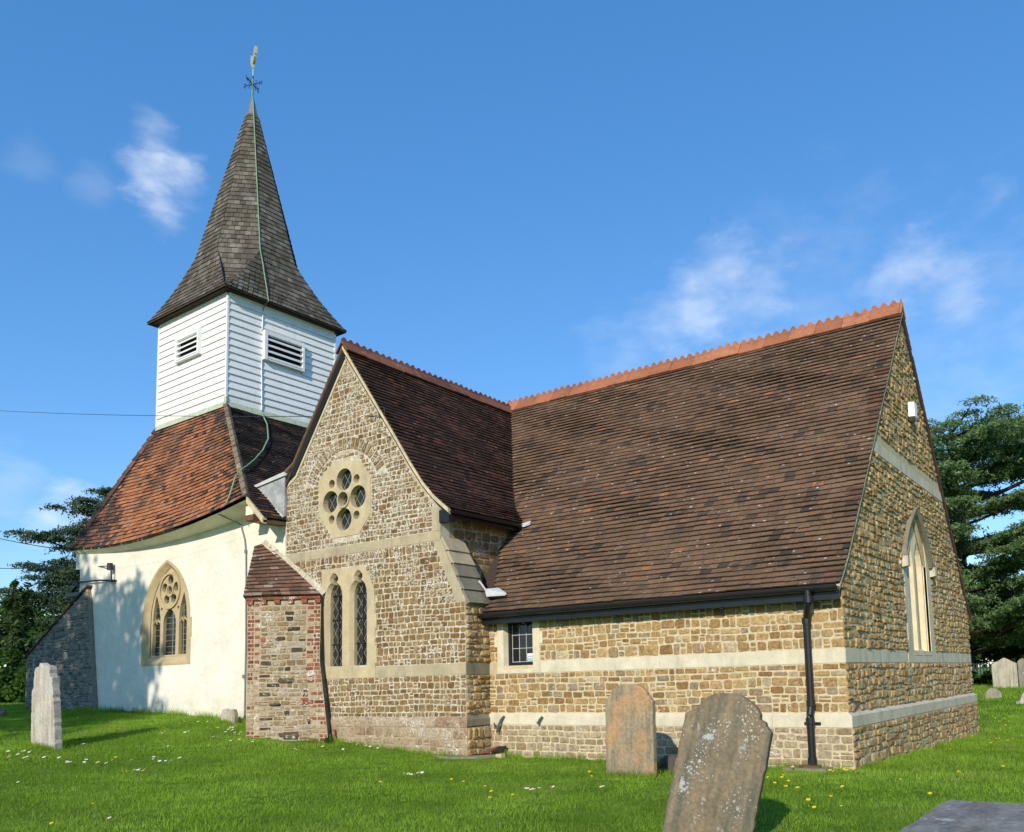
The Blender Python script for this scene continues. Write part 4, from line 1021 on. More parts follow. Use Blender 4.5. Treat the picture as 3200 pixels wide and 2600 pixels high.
    f.tube([SE0+(ex-ey)*.03-(0, 0, .14), SE0+(ex-ey)*.03+(0, 0, .16)], .05, M['flash_green'], 6)
    f.build('flashing', r)
    return r
nave_roof()

# --- west raking buttress
def west_buttress():
    fr = Frame((-.31, -.70, 0), (1, 0, 0), (0, -1, 0)); mb = MB()
    L = [(-23.0, .3), (-19.02, .3), (-19.62, 3.83), (-19.72, 4.12), (-23.0, 2.42)]
    plate(mb, fr, L, [], 0, -.9, mortar_material('grey mortar', (.24, .215, .17), .2))
    def free(z0, z1):
        z = (z0+z1)/2; lo = -23. if z < 2.42 else -23.+(z-2.42)*3.28/1.70; hi = -19.06-(z-.3)*.17
        return [(lo+.03, hi)] if hi-lo > .15 else []
    rubble(mb, fr, .5, 4.05, free, M['stone_flint'], (.07, .13), (.10, .28), .02, .014, .022)
    b = mb.build('buttress', church, label='raking grey rubble buttress at the west corner')
    c = MB(); n = 12
    A, B = np.array([-23.39, 2.36]), np.array([-19.97, 4.17])
    for i in range(n):
        a, e = lerp(A, B, i/n), lerp(A, B, (i+1.08)/n); c.hexa([(a[0], -.75, a[1]), (e[0], -.75, e[1]), (e[0], .1, e[1]), (a[0], .1, a[1]), (a[0]-.02, -.75, a[1]+.06), (e[0]-.02, -.75, e[1]+.04), (e[0]-.02, .1, e[1]+.04), (a[0]-.02, .1, a[1]+.06)], M['tile_nave_west'])
    c.build('coping', b)
west_buttress()

# --- diagonal brick and stone buttress
def diag_buttress():
    th = math.radians(32); sd = np.array([math.cos(th), math.sin(th), 0]); nd = np.array([math.sin(th), -math.cos(th), 0])
    Rt = np.array([-10.50, -.66, 0.]); Wd = 1.52
    fr0 = Frame(Rt-sd*Wd, sd, nd)
    # battered front: more projection towards the ground
    class BF(Frame):
        def p(s, a, z, h=0.):
            b = .10+.33*max(0., (3.25-z)/3.0)**1.25; wl = -max(0., (3.0-z))*.055; wr = np.interp(z, [.1, .4, 1.9, 3.3], [.30, .26, .02, 0.])
            k = a/Wd; a2 = a+wr*k-(1-k)*wl
            return Frame.p(s, a2, z, h+b)
    fr = BF(Rt-sd*Wd, sd, nd)
    mb = MB(); m = M['mortar_dull']; n = 10
    for i in range(n):
        z0, z1 = -.1+3.3*i/n, -.1+3.3*(i+1)/n
        mb.quad(fr.p(0, z0), fr.p(Wd, z0), fr.p(Wd, z1), fr.p(0, z1), m)
        mb.quad(fr.p(Wd, z0), fr.p(Wd, z0)-nd*1.0, fr.p(Wd, z1)-nd*1.0, fr.p(Wd, z1), M['stone_flint'], .2)
        mb.quad(fr.p(0, z0), fr.p(0, z1), fr.p(0, z1)-nd*1.6, fr.p(0, z0)-nd*1.6, m)
    z = .1; row = 0; bh = .083
    while z < 3.02:
        brick_z = z > 1.75 or z < .35
        lw = .27 if row % 2 else .145
        rw = .28 if row % 3 else .15
        if z < 1.75: lw *= U(.8, 1.2); rw *= U(.8, 1.6)
        lm = M['brick_red'] if (brick_z or U(0, 1) < .25) else M['stone_pale']
        stone(mb, fr, 0, lw*.55, z, z+bh, .010, .006, .014, lm, .12); stone(mb, fr, lw*.55, lw, z, z+bh, .010, .006, .014, lm, .12)
        rm = M['brick_red'] if U(0, 1) < (.85 if z > 1.75 else .45) else M['stone_pale']
        stone(mb, fr, Wd-rw, Wd-rw*.45, z, z+bh, .010, .006, .014, rm, .12); stone(mb, fr, Wd-rw*.45, Wd, z, z+bh, .010, .006, .014, rm, .12)
        z += bh; row += 1
    def free(z0, z1): return [(.28 if z0 > 1.75 else .24, Wd-.29)]
    rubble(mb, fr, .1, 3.02, free, lambda s, z: M['stone_mix'] if U(0, 1) < .97 else M['brick_red'], (.07, .125), (.10, .28), .012, .012, .022, split=.2)
    for a, b, c, d in ((.62, .98, 1.42, 1.55), (.58, 1.02, .36, .50), (.45, .68, .98, 1.06)):
        stone(mb, fr, a, b, c, d, .04, .01, .01, M['stone_mix'], .45, rnd=.11)
    # dentil course
    for i in range(6):
        a = .02+i*(Wd-.13)/5; V = [fr.p(a, 3.06, -.02), fr.p(a+.11, 3.06, -.02), fr.p(a+.11, 3.14, -.02), fr.p(a, 3.14, -.02), fr.p(a, 3.06, .05), fr.p(a+.11, 3.06, .05), fr.p(a+.11, 3.14, .05), fr.p(a, 3.14, .05)]
        mb.hexa(V, M['brick_red'])
    V = [fr.p(-.01, 3.145, -.03), fr.p(Wd, 3.145, -.03), fr.p(Wd, 3.20, -.03), fr.p(-.01, 3.20, -.03), fr.p(-.01, 3.145, .06), fr.p(Wd, 3.145, .06), fr.p(Wd, 3.20, .06), fr.p(-.01, 3.20, .06)]
    mb.hexa(V, M['brick_red'])
    b = mb.build('buttress', church, label='leaning brick and field stone buttress with its own tiled cap')
    # tiled cap
    c = MB(); L0 = fr.p(-.05, 3.22, .10); R0 = fr.p(Wd+.02, 3.22, .08); L1 = np.array([-12.80, -.66, 4.50]); R1 = np.array([-12.45, -.66, 4.53]); n = 15
    nn = np.cross(R0-L0, L1-L0); nn /= np.linalg.norm(nn)
    for i in range(n):
        k0, k1 = i/n, min(1, (i+1.1)/n); a0, a1 = lerp(L0, L1, k0), lerp(L0, L1, k1); b0, b1 = lerp(R0, R1, k0), lerp(R0, R1, k1)
        w = np.linalg.norm(b0-a0); q = max(2, int(w/.19)); of = .5 if i % 2 else 0
        for j in range(q+1):
            s0, s1 = max(0, (j-of)/q), min(1, (j+1-of)/q)
            if s1-s0 < .02: continue
            lf = U(0, .02); tile(c, lerp(a0, b0, s0+.003)+nn*lf, lerp(a0, b0, s1-.003)+nn*(lf+U(-.006, .006)), lerp(a1, b1, s1), lerp(a1, b1, s0), nn, .028, M['tile_buttress'])
    # left flank of the cap, closed against the wall
    c.quad(L0, L1, np.array([-12.9, NY, 4.2]), np.array([-12.9, NY, 3.1]), M['tile_buttress'])
    c.build('tiled_cap', b)
    f = MB(); A = np.array([-12.45, TY-.01, 4.56]); B = np.array([-10.42, TY-.01, 3.27]); n = 10
    for i in range(n):
        a, e = lerp(A, B, i/n), lerp(A, B, (i+1)/n); w0, w1 = .05+U(-.03, .03), .05+U(-.03, .03)
        f.add([a+(0, -.08, -.06), e+(0, -.08, -.06), e+(.02, 0, w1), a+(.02, 0, w0), a+(0, .02, -.1), e+(0, .02, -.1)], [(0, 1, 2, 3)], M['mortar_old'])
    f.build('mortar_fillet', b)
diag_buttress()

# --- bell turret and spire
ZT = 12.22
def turret():
    mb = MB(); A = M['boards']
    faces = ((SE0, ey, ex, [(1.06, 2.40, 10.66, 11.52)]), (SW0, ex, -ey, [(TS-2.46, TS-1.22, 10.80, 11.56)]), (NE0+0, -ex, ey, []), (NW0, -ey, -ex, []))
    for o, sd, nd, hol in faces:
        z = 8.95; b = .2045
        while z < ZT+.1:
            for s0, s1 in (minus((.0, TS), [(h[0], h[1]) for h in hol if z+b*.5 > h[2] and z+b*.5 < h[3]])):
                p = lambda s, zz, h: np.array([o[0], o[1], 0])+sd*s+np.array([0, 0, zz])+nd*h
                j = U(-.003, .003)
                V = [p(s0, z, .0), p(s1, z, .0), p(s1, z, .046+j), p(s0, z, .046+j), p(s1, z+.012, .048+j), p(s0, z+.012, .048+j), p(s1, z+b+.01, .012), p(s0, z+b+.01, .012)]
                mb.add(V, [(0, 1, 2, 3), (3, 2, 4, 5), (5, 4, 6, 7)], A)
            z += b
        P = lambda s, zz: np.array([o[0], o[1], 0])+sd*s+np.array([0, 0, zz])
        mb.quad(P(0, 8.9), P(TS, 8.9), P(TS, ZT+.1), P(0, ZT+.1), A)
    t = mb.build('bell_turret', church)
    c = MB()
    for o, d in ((SE0, ex-ey), (SW0, -ex-ey), (NE0, ex+ey)):
        for sd, nd in ((ex, ey), (ey, ex)):
            pass
        q = np.array([o[0], o[1], 0])+d*.022; a, b = ex*.028, ey*.028
        c.hexa([q-a-b+(0, 0, 9.0), q+a-b+(0, 0, 9.0), q+a+b+(0, 0, 9.0), q-a+b+(0, 0, 9.0), q-a-b+(0, 0, ZT), q+a-b+(0, 0, ZT), q+a+b+(0, 0, ZT), q-a+b+(0, 0, ZT)], A); c.build('corner_board', t); c = MB()
    for o, sd, nd, hol in faces[:2]:
        s0, s1, z0, z1 = hol[0]; l = MB(); p = lambda s, zz, h: np.array([o[0], o[1], 0])+sd*s+np.array([0, 0, zz])+nd*h
        def bx(a, b, c_, d, h0, h1, m): l.hexa([p(a, c_, h0), p(b, c_, h0), p(b, c_, h1), p(a, c_, h1), p(a, d, h0), p(b, d, h0), p(b, d, h1), p(a, d, h1)], m)
        bx(s0, s0+.10, z0, z1, .002, .15, A); bx(s1-.07, s1, z0, z1, .002, .15, A); bx(s0+.101, s1-.071, z1-.11, z1, .002, .145, A); bx(s0+.101, s1-.071, z0, z0+.04, .002, .14, A)
        n = 4; hh = (z1-z0-.15)/n
        for i in range(n):
            zz = z0+.05+i*hh
            V = [p(s0+.102, zz, .145), p(s1-.072, zz, .145), p(s1-.072, zz+hh*.5, .04), p(s0+.102, zz+hh*.5, .04), p(s0+.102, zz+.045, .148), p(s1-.072, zz+.045, .148), p(s1-.072, zz+hh*.5+.03, .04), p(s0+.102, zz+hh*.5+.03, .04)]
            l.hexa(V, A)
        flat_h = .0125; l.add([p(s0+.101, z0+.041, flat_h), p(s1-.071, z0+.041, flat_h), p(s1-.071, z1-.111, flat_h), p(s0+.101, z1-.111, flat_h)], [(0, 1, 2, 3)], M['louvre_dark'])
        l.build('louvre', t)
    return t
turret()
AX = SE0-ex*TS/2+ey*TS/2; AX = np.array([AX[0], AX[1], 0])
def spire():
    mb = MB(); OV = .27; E = TS/2+OV; ZE = 12.34; ZB = 14.15; RB = 1.53; ZTOP = 19.28; RT = .175
    cs = [np.array([0, 0, 0])]
    def P(x, y, z): return AX+ex*x+ey*y+np.array([0, 0, z])
    def Rz(z): return RB+(RT-RB)*(z-ZB)/(ZTOP-ZB)
    gauge, width = .155, .165
    for i in range(8):
        am = math.radians(45*i); a0, a1 = am-math.radians(22.5), am+math.radians(22.5)
        def ring(z):
            r = Rz(z); return P(r*math.cos(a0), r*math.sin(a0), z), P(r*math.cos(a1), r*math.sin(a1), z)
        nv = ex*math.cos(am)+ey*math.sin(am)+np.array([0, 0, .26]); nv /= np.linalg.norm(nv)
        def rows(get, T, n, over=1.13, nvv=nv):
            for k in range(n):
                t0, t1 = k/n, min(1, (k+over)/n); (l0, r0), (l1, r1) = get(t0), get(t1); w = np.linalg.norm(r0-l0); q = max(1, int(round(w/width))); of = .5 if k % 2 else 0
                for j in range(q+1):
                    s0, s1 = max(0, (j-of)/q+U(-.05, .05)/q), min(1, (j+1-of)/q)
                    if s1-s0 < .02: continue
                    lf = U(0, .008); tile(mb, lerp(l0, r0, s0+.003)+nvv*lf, lerp(l0, r0, s1-.003)+nvv*(lf+U(-.004, .004)), lerp(l1, r1, s1-.003), lerp(l1, r1, s0+.003), nvv, .022, M['shingle'])
        rows(lambda t: ring(ZB+(ZTOP-ZB)*t), 1, int((ZTOP-ZB)/gauge))
        if i % 2 == 0:
            nx, ny = round(math.cos(am)), round(math.sin(am)); tx, ty = -ny, nx
            L0, R0 = P(nx*E-tx*E, ny*E-ty*E, ZE), P(nx*E+tx*E, ny*E+ty*E, ZE); L1, R1 = ring(ZB)
            def g(t, L0=L0, R0=R0, L1=L1, R1=R1):
                b = .10*math.sin(math.pi*t); dn = np.array([0, 0, -b]); o = -(ex*nx+ey*ny)*b*.6
                return lerp(L0, L1, t)+dn+o*.5, lerp(R0, R1, t)+dn+o*.5
            nf = ex*nx+ey*ny+np.array([0, 0, .35]); nf /= np.linalg.norm(nf)
            rows(g, 1, 11, nvv=nf)
        else:
            sx, sy = (1 if math.cos(am) > 0 else -1), (1 if math.sin(am) > 0 else -1); Cn = P(sx*E, sy*E, ZE+.02); L1, R1 = ring(ZB)
            def g2(t, Cn=Cn, L1=L1, R1=R1):
                dn = np.array([0, 0, -.18*math.sin(math.pi*t)]); o = -(ex*sx+ey*sy)*.12*math.sin(math.pi*t)
                return lerp(Cn, L1, t)+dn+o, lerp(Cn, R1, t)+dn+o
            rows(g2, 1, 11)
    # soffit and eaves edge
    mb.quad(P(-E, -E, ZE-.01), P(E, -E, ZE-.01), P(E, E, ZE-.01), P(-E, E, ZE-.01), M['deck'])
    for a, b in (((-E, -E), (E, -E)), ((E, -E), (E, E)), ((E, E), (-E, E)), ((-E, E), (-E, -E))):
        mb.quad(P(*a, ZE-.05), P(*b, ZE-.05), P(*b, ZE+.015), P(*a, ZE+.015), M['deck'])
    i_ = E-.06; mb.quad(P(-i_, -i_, ZE-.05), P(i_, -i_, ZE-.05), P(i_, i_, ZE-.05), P(-i_, i_, ZE-.05), M['deck'])
    s = mb.build('spire', church)
    l = MB(); n = 8; R0, Z0, Z1 = .205, 19.20, 19.86
    V = [P(R0*math.cos(math.radians(22.5+45*i)), R0*math.sin(math.radians(22.5+45*i)), Z0) for i in range(8)]+[P(.035*math.cos(math.radians(22.5+45*i)), .035*math.sin(math.radians(22.5+45*i)), Z1) for i in range(8)]
    l.add(V, [(i, (i+1) % 8, 8+(i+1) % 8, 8+i) for i in range(8)]+[tuple(range(8, 16))], simple('dark lead cap', (.17, .175, .18), .5, .3, 6)); l.build('lead_cap', s)
    # weather vane
    w = MB(); w.tube([P(0, 0, 19.84), P(0, 0, 20.42)], .018, M['iron'], 8); w.tube([P(0, 0, 20.42), P(0, 0, 20.62)], [.018, .022], M['iron'], 8); w.tube([P(0, 0, 20.62), P(0, 0, 20.9)], .020, M['bluerod'], 8)
    wv = w.build('weather_vane', church)
    a = MB()
    for i in range(4):
        th = math.radians(20+90*i); d = np.array([math.cos(th), math.sin(th), 0]); c = P(0, 0, 20.34); r = .30
        a.tube([c, c+d*r], .014, M['iron'], 6); e = c+d*(r-.02); t = np.array([-d[1], d[0], 0]); u = np.array([0, 0, 1.])
        glyph = [[(-.04, -.07), (-.04, .07), (.04, -.07), (.04, .07)], [(.04, .07), (-.04, .07), (-.04, 0), (.03, 0), (-.04, 0), (-.04, -.07), (.04, -.07)], [(.04, .05), (0, .07), (-.04, .05), (-.03, .015), (.03, -.015), (.04, -.05), (0, -.07), (-.04, -.05)], [(-.06, .07), (-.03, -.07), (0, .03), (.03, -.07), (.06, .07)]][i]
        a.tube([e+d*x+u*z for x, z in glyph], .011, M['iron'], 5)
        a.tube([c+d*.1+u*.02, c+d*.15+u*.09, c+d*.10+u*.11], .009, M['iron'], 5); a.tube([c+d*.1-u*.02, c+d*.15-u*.09, c+d*.10-u*.11], .009, M['iron'], 5)
    a.build('compass_arms', wv)
    # cockerel, turned almost edge-on
    k = MB(); th = math.radians(-20); d = np.array([math.cos(th), math.sin(th), 0]); nn = np.array([-d[1], d[0], 0]); c = P(0, 0, 20.88)
    prof = [(-.02, 0), (-.06, .10), (-.16, .20), (-.20, .30), (-.21, .42), (-.25, .45), (-.20, .49), (-.17, .55), (-.12, .50), (-.10, .40), (-.02, .30), (.06, .30), (.12, .42), (.18, .56), (.26, .60), (.34, .54), (.37, .40), (.33, .30), (.27, .36), (.24, .26), (.16, .17), (.07, .10), (.03, 0)]
    V = []
    for h in (-.035, .035):
        V += [c+d*x+np.array([0, 0, z])+nn*h*(1.-.5*abs(z-.3)) for x, z in prof]
    m_ = len(prof); k.add(V, [tuple(range(m_-1, -1, -1)), tuple(range(m_, 2*m_))]+[(i, (i+1) % m_, m_+(i+1) % m_, m_+i) for i in range(m_)], M['gilt'])
    k.build('cockerel', wv)
    # lightning conductor
    lc = MB(); pts = [P(.02, -.02, 20.5), P(.05, -.05, 19.9)]
    th = math.radians(-22.5)
    for z in np.linspace(19.7, ZB, 12): r = Rz(z)+.03; pts.append(P(r*math.cos(th), r*math.sin(th), z))
    b0 = P(E+.03, -.72, ZE-.02); b1 = pts[-1]
    for t in (.25, .5, .75): pts.append(lerp(b1, b0, t)+np.array([0, 0, -.10*math.sin(math.pi*t)])+ex*.03)
    pts += [b0]; lc.tube(pts, .015, M['copper'], 6)
    q = lambda s, z, h: np.array([SE0[0], SE0[1], 0])+ey*s+np.array([0, 0, z])+ex*h
    lc.tube([b0, q(1.06, 12.25, .10), q(1.05, 12.1, .05)], .015, M['grey_cable'], 6)
    lc.tube([q(1.05, 12.1, .05), q(1.03, 11.53, .055), q(1.02, 11.5, .03)], .016, M['boards'], 6)
    lc.tube([q(1.03, 10.6, .05), q(1.04, 10., .055), q(1.05, 9.16, .06)], .016, M['boards'], 6)
    R_ = lambda x, y, z: np.array([x, y, z])
    lc.tube([q(1.05, 9.25, .06), R_(-16.86, 2.30, 9.14), R_(-16.09, 1.95, 8.54), R_(-15.16, 1.33, 7.83), R_(-14.38, .62, 7.23), R_(-13.77, -.03, 6.76), R_(-13.30, -.58, 6.40), R_(-13.14, -.80, 6.27)], .017, M['copper'], 6)
    lc.tube([R_(-13.14, -.80, 6.27), R_(-13.24, -.88, 6.10), R_(-13.12, -1.04, 5.80), R_(-13.0, -1.18, 5.57), R_(-12.88, -1.34, 5.36)], .016, M['copper'], 6)
    lc.tube([R_(-13.52, -1.1, 5.25), R_(-13.42, -.70, 5.10), R_(-13.36, -.645, 5.05), R_(-13.22, -.63, 4.70), R_(-13.17, -.63, 4.40), R_(-13.15, -.63, 3.8), R_(-13.12, -.63, 2.4), R_(-13.12, -.63, .6)], .016, M['grey_cable'], 6)
    for z in (4.42, 1.62): lc.tube([R_(-13.17, -.64, z-.04), R_(-13.17, -.64, z+.04)], .03, M['grey_cable'], 6)
    lc.build('lightning_conductor', church)
    # small ironwork on the walls
    m = MB(); bm_ = M['iron']
    m.box((-18.95, NY-.16, 4.22), (-18.72, NY-.002, 4.26), bm_); m.tube([(-18.80, NY-.10, 4.24), (-18.80, NY-.12, 4.60)], .02, bm_); m.tube([(-18.86, NY-.12, 4.52), (-18.86, NY-.12, 4.70)], .07, bm_, 8)
    m.tube([(-18.80, NY-.10, 4.24), (-19.4, NY-.10, 4.30), (-20.62, NY-.10, 4.34), (-20.9, NY+.3, 4.30)], .022, bm_, 6)
    m.build('cable_bracket', church)
    m = MB(); m.tube([(-20.95, NY+.25, 4.75), (-21.05, NY+.3, 4.55), (-21.65, NY+.3, 4.25), (-21.75, NY+.35, 4.1)], .05, M['black'], 8); m.tube([(-21.2, NY+.3, 4.9), (-21.0, NY+.3, 4.6), (-21.35, NY+.3, 4.30)], .04, M['black'], 8); m.box((-21.9, NY+.2, 4.05), (-20.66, NY+.34, 4.15), M['black'])
    m.build('downpipe', church, label='black pipe elbow at the west corner below the eaves')
    m = MB(); y = -.125
    m.tube([(-6.20, -.10, .74), (-6.25, y, .68), (-6.28, y-.02, .60), (-6.31, y-.03, .53), (-6.33, y-.02, .44)], [.016, .022, .022, .025, .012], M['bronze_green'], 7); m.tube([(-6.31, y-.03, .53), (-6.37, y-.03, .535), (-6.385, y-.02, .57), (-6.41, y-.01, .62)], [.02, .018, .016, .010], M['bronze_green'], 7)
    m.build('hook', church, label='forked bent green metal hook on the plinth course'); m = MB()
    m.tube([(-5.34, -.10, .73), (-5.39, y, .67), (-5.41, y-.02, .60)], [.02, .022, .014], M['bronze_green'], 7); m.tube([(-5.39, y, .65), (-5.43, y-.02, .62)], .018, M['bronze_green'], 7)
    m.build('hook', church, label='short green metal hook on the plinth course')
spire()

# ------------------------------------------------------------------ gravestones and small things on the grass
def grave_material(name, base, streak, lichen_amt, lichen_scale=14, orange=None, foot=None):
    k = NM(name); c = k.vary(base, 3, .8, 1.2, 5)
    f = k.rng(k.noise(2.2, 6, .6, stretch=(4.5, 1, .45)), .44, .64); c = k.mix(k.math('MULTIPLY', f, .8), c, streak)
    if orange: f = k.math('MULTIPLY', k.rng(k.noise(2.6, 4, .5, stretch=(1.3, 1, .8)), .47, .60), .75); c = k.mix(f, c, orange)
    z = k.xyz()[2]
    if foot: c = k.mix(k.math('MULTIPLY', k.rng(z, .02, .22, 1, 0), .7), c, foot)
    c = k.vary(c, 30, .78, 1.22, 5)
    if lichen_amt:
        reg = k.rng(k.noise(2.4, 4, .6, stretch=(1.6, 1, .8)), .60-lichen_amt*.18, .66-lichen_amt*.14)
        for sc_, th, w in ((lichen_scale, .20, (.42, .43, .39)), (lichen_scale*2.1, .24, (.38, .40, .37)), (lichen_scale*.45, .16, (.40, .42, .40))):
            v = k.vor(sc_); d = k.math('ADD', v.outputs['Distance'], k.rng(k.noise(30, 3), .3, .7, -.06, .06)); f = k.math('MULTIPLY', k.rng(d, th-.03, th+.02, 1, 0), reg); c = k.mix(f, c, w)
        blot = k.math('MULTIPLY', k.rng(k.noise(5.5, 6, .7), .60, .63), reg); c = k.mix(k.math('MULTIPLY', blot, .85), c, (.42, .44, .42))
        v = k.vor(lichen_scale*.8); f = k.math('MULTIPLY', k.rng(v.outputs['Distance'], .07, .11, 1, 0), .8); c = k.mix(f, c, (.55, .55, .52))
    k.col(c); k.bump(k.math('ADD', k.noise(45, 6, .7), k.noise(6, 3)), .5, .012); return k.m
def gravestone(name, profile, th, loc, rot, mat, label, group='headstones in the churchyard', wob=.004, back=None):
    """upright slab: outline in (x, z), thickness th, slightly worn edges"""
    mb = MB(); L = []
    n = len(profile)
    for i in range(n):                       # subdivide long edges so that they can be worn
        (x0, z0), (x1, z1) = profile[i], profile[(i+1) % n]; q = max(1, int(math.hypot(x1-x0, z1-z0)/.06))
        for j in range(q): t = j/q; L.append((x0+(x1-x0)*t+U(-wob, wob), z0+(z1-z0)*t+U(-wob, wob)))
    c = (sum(p[0] for p in L)/len(L), sum(p[1] for p in L)/len(L)); k = len(L)
    def ins(p, d): v = Vector((c[0]-p[0], c[1]-p[1])); v.normalize(); return (p[0]+v.x*d, p[1]+v.y*d)
    R = [[(*ins(p, .012), -th/2)for p in L], [(*p, -th/2+.012) for p in L], [(*p, th/2-.012) for p in L], [(*ins(p, .012), th/2) for p in L]]
    V = [(x, y, z) for ring in R for x, z, y in ring]
    F = [(j*k+i, j*k+(i+1) % k, (j+1)*k+(i+1) % k, (j+1)*k+i) for j in range(3) for i in range(k)]
    mb.add(V, F+[tuple(range(k-1, -1, -1)), tuple(range(3*k, 4*k))], mat)
    o = mb.build(name); o.location = loc; o.rotation_euler = rot
    return tag(o, label, 'gravestone', group)
def headtop(w, hs, ht, ledge=.05, n=10, base=-.35):
    a = w/2; r = a-ledge*1.6
    L = [(-a, base), (a, base), (a, hs), (a-ledge*.35, hs+.015), (a-ledge*.8, hs+.05), (a-ledge, hs+.075), (a-ledge*1.6, hs+.085)]
    L += [(r*math.cos(math.pi*i/n), hs+.085+(ht-hs-.085)*math.sin(math.pi*i/n)) for i in range(1, n)]
    L += [(-x, z) for x, z in L[6:1:-1]]
    return L
G1 = grave_material('lichen spotted brown gravestone', (.215, .165, .105), (.095, .10, .075), .55, 21, None, (.20, .18, .085))
G2 = grave_material('tan and orange gravestone', (.31, .245, .155), (.16, .15, .115), .0, 14, (.46, .27, .13), (.24, .18, .14))
G3 = grave_material('white lichened gravestone', (.50, .46, .40), (.30, .23, .20), 1., 9)
G4 = grave_material('pale gravestone', (.44, .41, .34), (.26, .23, .17), .35, 16)
G5 = grave_material('grey chest tomb stone', (.25, .235, .205), (.14, .135, .12), .35, 12)
def gz(x, y, d=0.): return float(ground(x, y))+d
gravestone('gravestone', headtop(.76, 1.22, 1.47, .07), .115, (.335, -5.47, gz(.37, -5.47)-.11), (math.radians(-2), math.radians(13.6), math.radians(11)), G1, 'tall brown gravestone leaning to one side, spotted with grey lichen', wob=.006)
gravestone('gravestone', headtop(.80, 1.09, 1.335, .052, 12), .10, (-2.655, -1.60, gz(-2.65, -1.6)-.03), (math.radians(-1), 0, math.radians(-1)), G2, 'upright tan gravestone with orange patches in front of the long stone wall', wob=.003)
gravestone('gravestone', [(-.40, -.3), (.40, -.3), (.36, .7), (.33, 1.12), (.35, 1.24), (.26, 1.26), (.24, 1.44), (.12, 1.47), (.09, 1.44), (.02, 1.50), (-.06, 1.52), (-.10, 1.47), (-.20, 1.45), (-.24, 1.38), (-.27, 1.1), (-.34, 1.02), (-.36, .6)], .14, (-13.02, -4.68, gz(-13, -4.7)), (math.radians(2), math.radians(-1.5), math.radians(4)), G3, 'narrow eroded gravestone crusted with white lichen near the raking buttress', wob=.012)
gravestone('gravestone', [(-.19, -.2), (.19, -.2), (.19, .2), (.15, .29), (.07, .30), (.0, .25), (-.07, .31), (-.15, .30), (-.19, .2)], .12, (-13.14, -.98, gz(-13.2, -.98)), (0, 0, math.radians(12)), G4, 'small pale two-lobed headstone at the foot of the white wall', wob=.003)
gravestone('gravestone', [(-.50, -.3), (.50, -.3), (.50, 1.0), (.40, 1.06), (.30, 1.10), (.12, 1.22), (0, 1.27), (-.12, 1.22), (-.30, 1.10), (-.40, 1.06), (-.50, 1.0)], .14, (-1.72, 27.9, gz(-1.7, 27.9)), (0, 0, math.radians(8)), G4, 'tall pale headstone with a pointed top below the cedar')
gravestone('gravestone', headtop(.95, 1.1, 1.25, .08), .14, (-.72, 27.8, gz(-.7, 27.8)), (0, 0, math.radians(6)), grave_material('grey headstone', (.25, .235, .20), (.16, .15, .12), .3, 16), 'grey headstone beside the pointed pale one, cut by the picture edge')
gravestone('gravestone', [(-.27, -.2), (.27, -.2), (.27, .12), (.22, .25), (.12, .33), (0, .36), (-.12, .33), (-.22, .24), (-.27, .12)], .12, (-1.24, 21.1, gz(-1.2, 21.1)), (0, 0, math.radians(10)), grave_material('mottled headstone', (.30, .27, .22), (.18, .16, .12), .8, 18), 'low round-topped headstone standing alone in the sunny grass')
gravestone('gravestone', [(-.30, -.2), (.40, -.2), (.42, .52), (.10, .50), (-.12, .30), (-.2, .10), (-.32, .05)], .30, (.08, 18.8, gz(.1, 18.8)), (0, 0, math.radians(10)), grave_material('broken kerb', (.42, .39, .33), (.25, .22, .17), .6, 14), 'broken pale stone in the grass at the picture edge')
gravestone('gravestone', [(-.35, -.2), (.35, -.2), (.35, .16), (.18, .24), (-.1, .22), (-.35, .12)], .34, (-20.95, -2.45, gz(-20.9, -2.4)), (0, 0, math.radians(6)), grave_material('dull red slab', (.20, .14, .12), (.11, .09, .08), .4, 12), 'low dark reddish stone in the shaded grass by the raking buttress')
gravestone('gravestone', headtop(.62, .72, .9, .07), .13, (-24.1, -1.4, gz(-24.1, -1.4)), (0, 0, 0), G4, 'pale headstone cut by the picture edge in front of the leafy bush')
def chest_tomb():
    x0, x1, y0, y1 = 2.56, 3.62, -8.75, -6.62; z = gz(3, -7.7); t = thing('chest_tomb', (3.16, -7.7, z), 'grey stone chest tomb with a flat slab in the near corner', 'tomb')
    mb = MB(); zt = .60-z; a, b, c, d = x0-3.16, x1-3.16, y0+7.7, y1+7.7; e = .05
    mb.hexa([(a, c, zt-.10), (b, c, zt-.10), (b, d, zt-.10), (a, d, zt-.10), (a+.03, c+.03, zt-.008), (b-.03, c+.03, zt-.008), (b-.03, d-.03, zt-.008), (a+.03, d-.03, zt-.008)], G5)
    n = 14
    for i in range(n):      # gently uneven top
        for j in range(6):
            f = lambda i, j: (a+.03+(b-a-.06)*j/6, c+.03+(d-c-.06)*i/n, zt-.006+.006*math.sin(i*1.7+j*2.1)*math.sin(j*1.3+i*.6))
            mb.quad(f(i, j), f(i, j+1), f(i+1, j+1), f(i+1, j), G5, .5)
    s = mb.build('slab', t)
    mb = MB(); mb.box((a+.10, c+.10, -.2), (b-.10, d-.10, zt-.102), G5)
    for px in (a+.08, b-.2):
        for py in (c+.08, d-.2): mb.box((px, py, -.2), (px+.12, py+.12, zt-.103), G5)
    mb.build('chest', t)
chest_tomb()
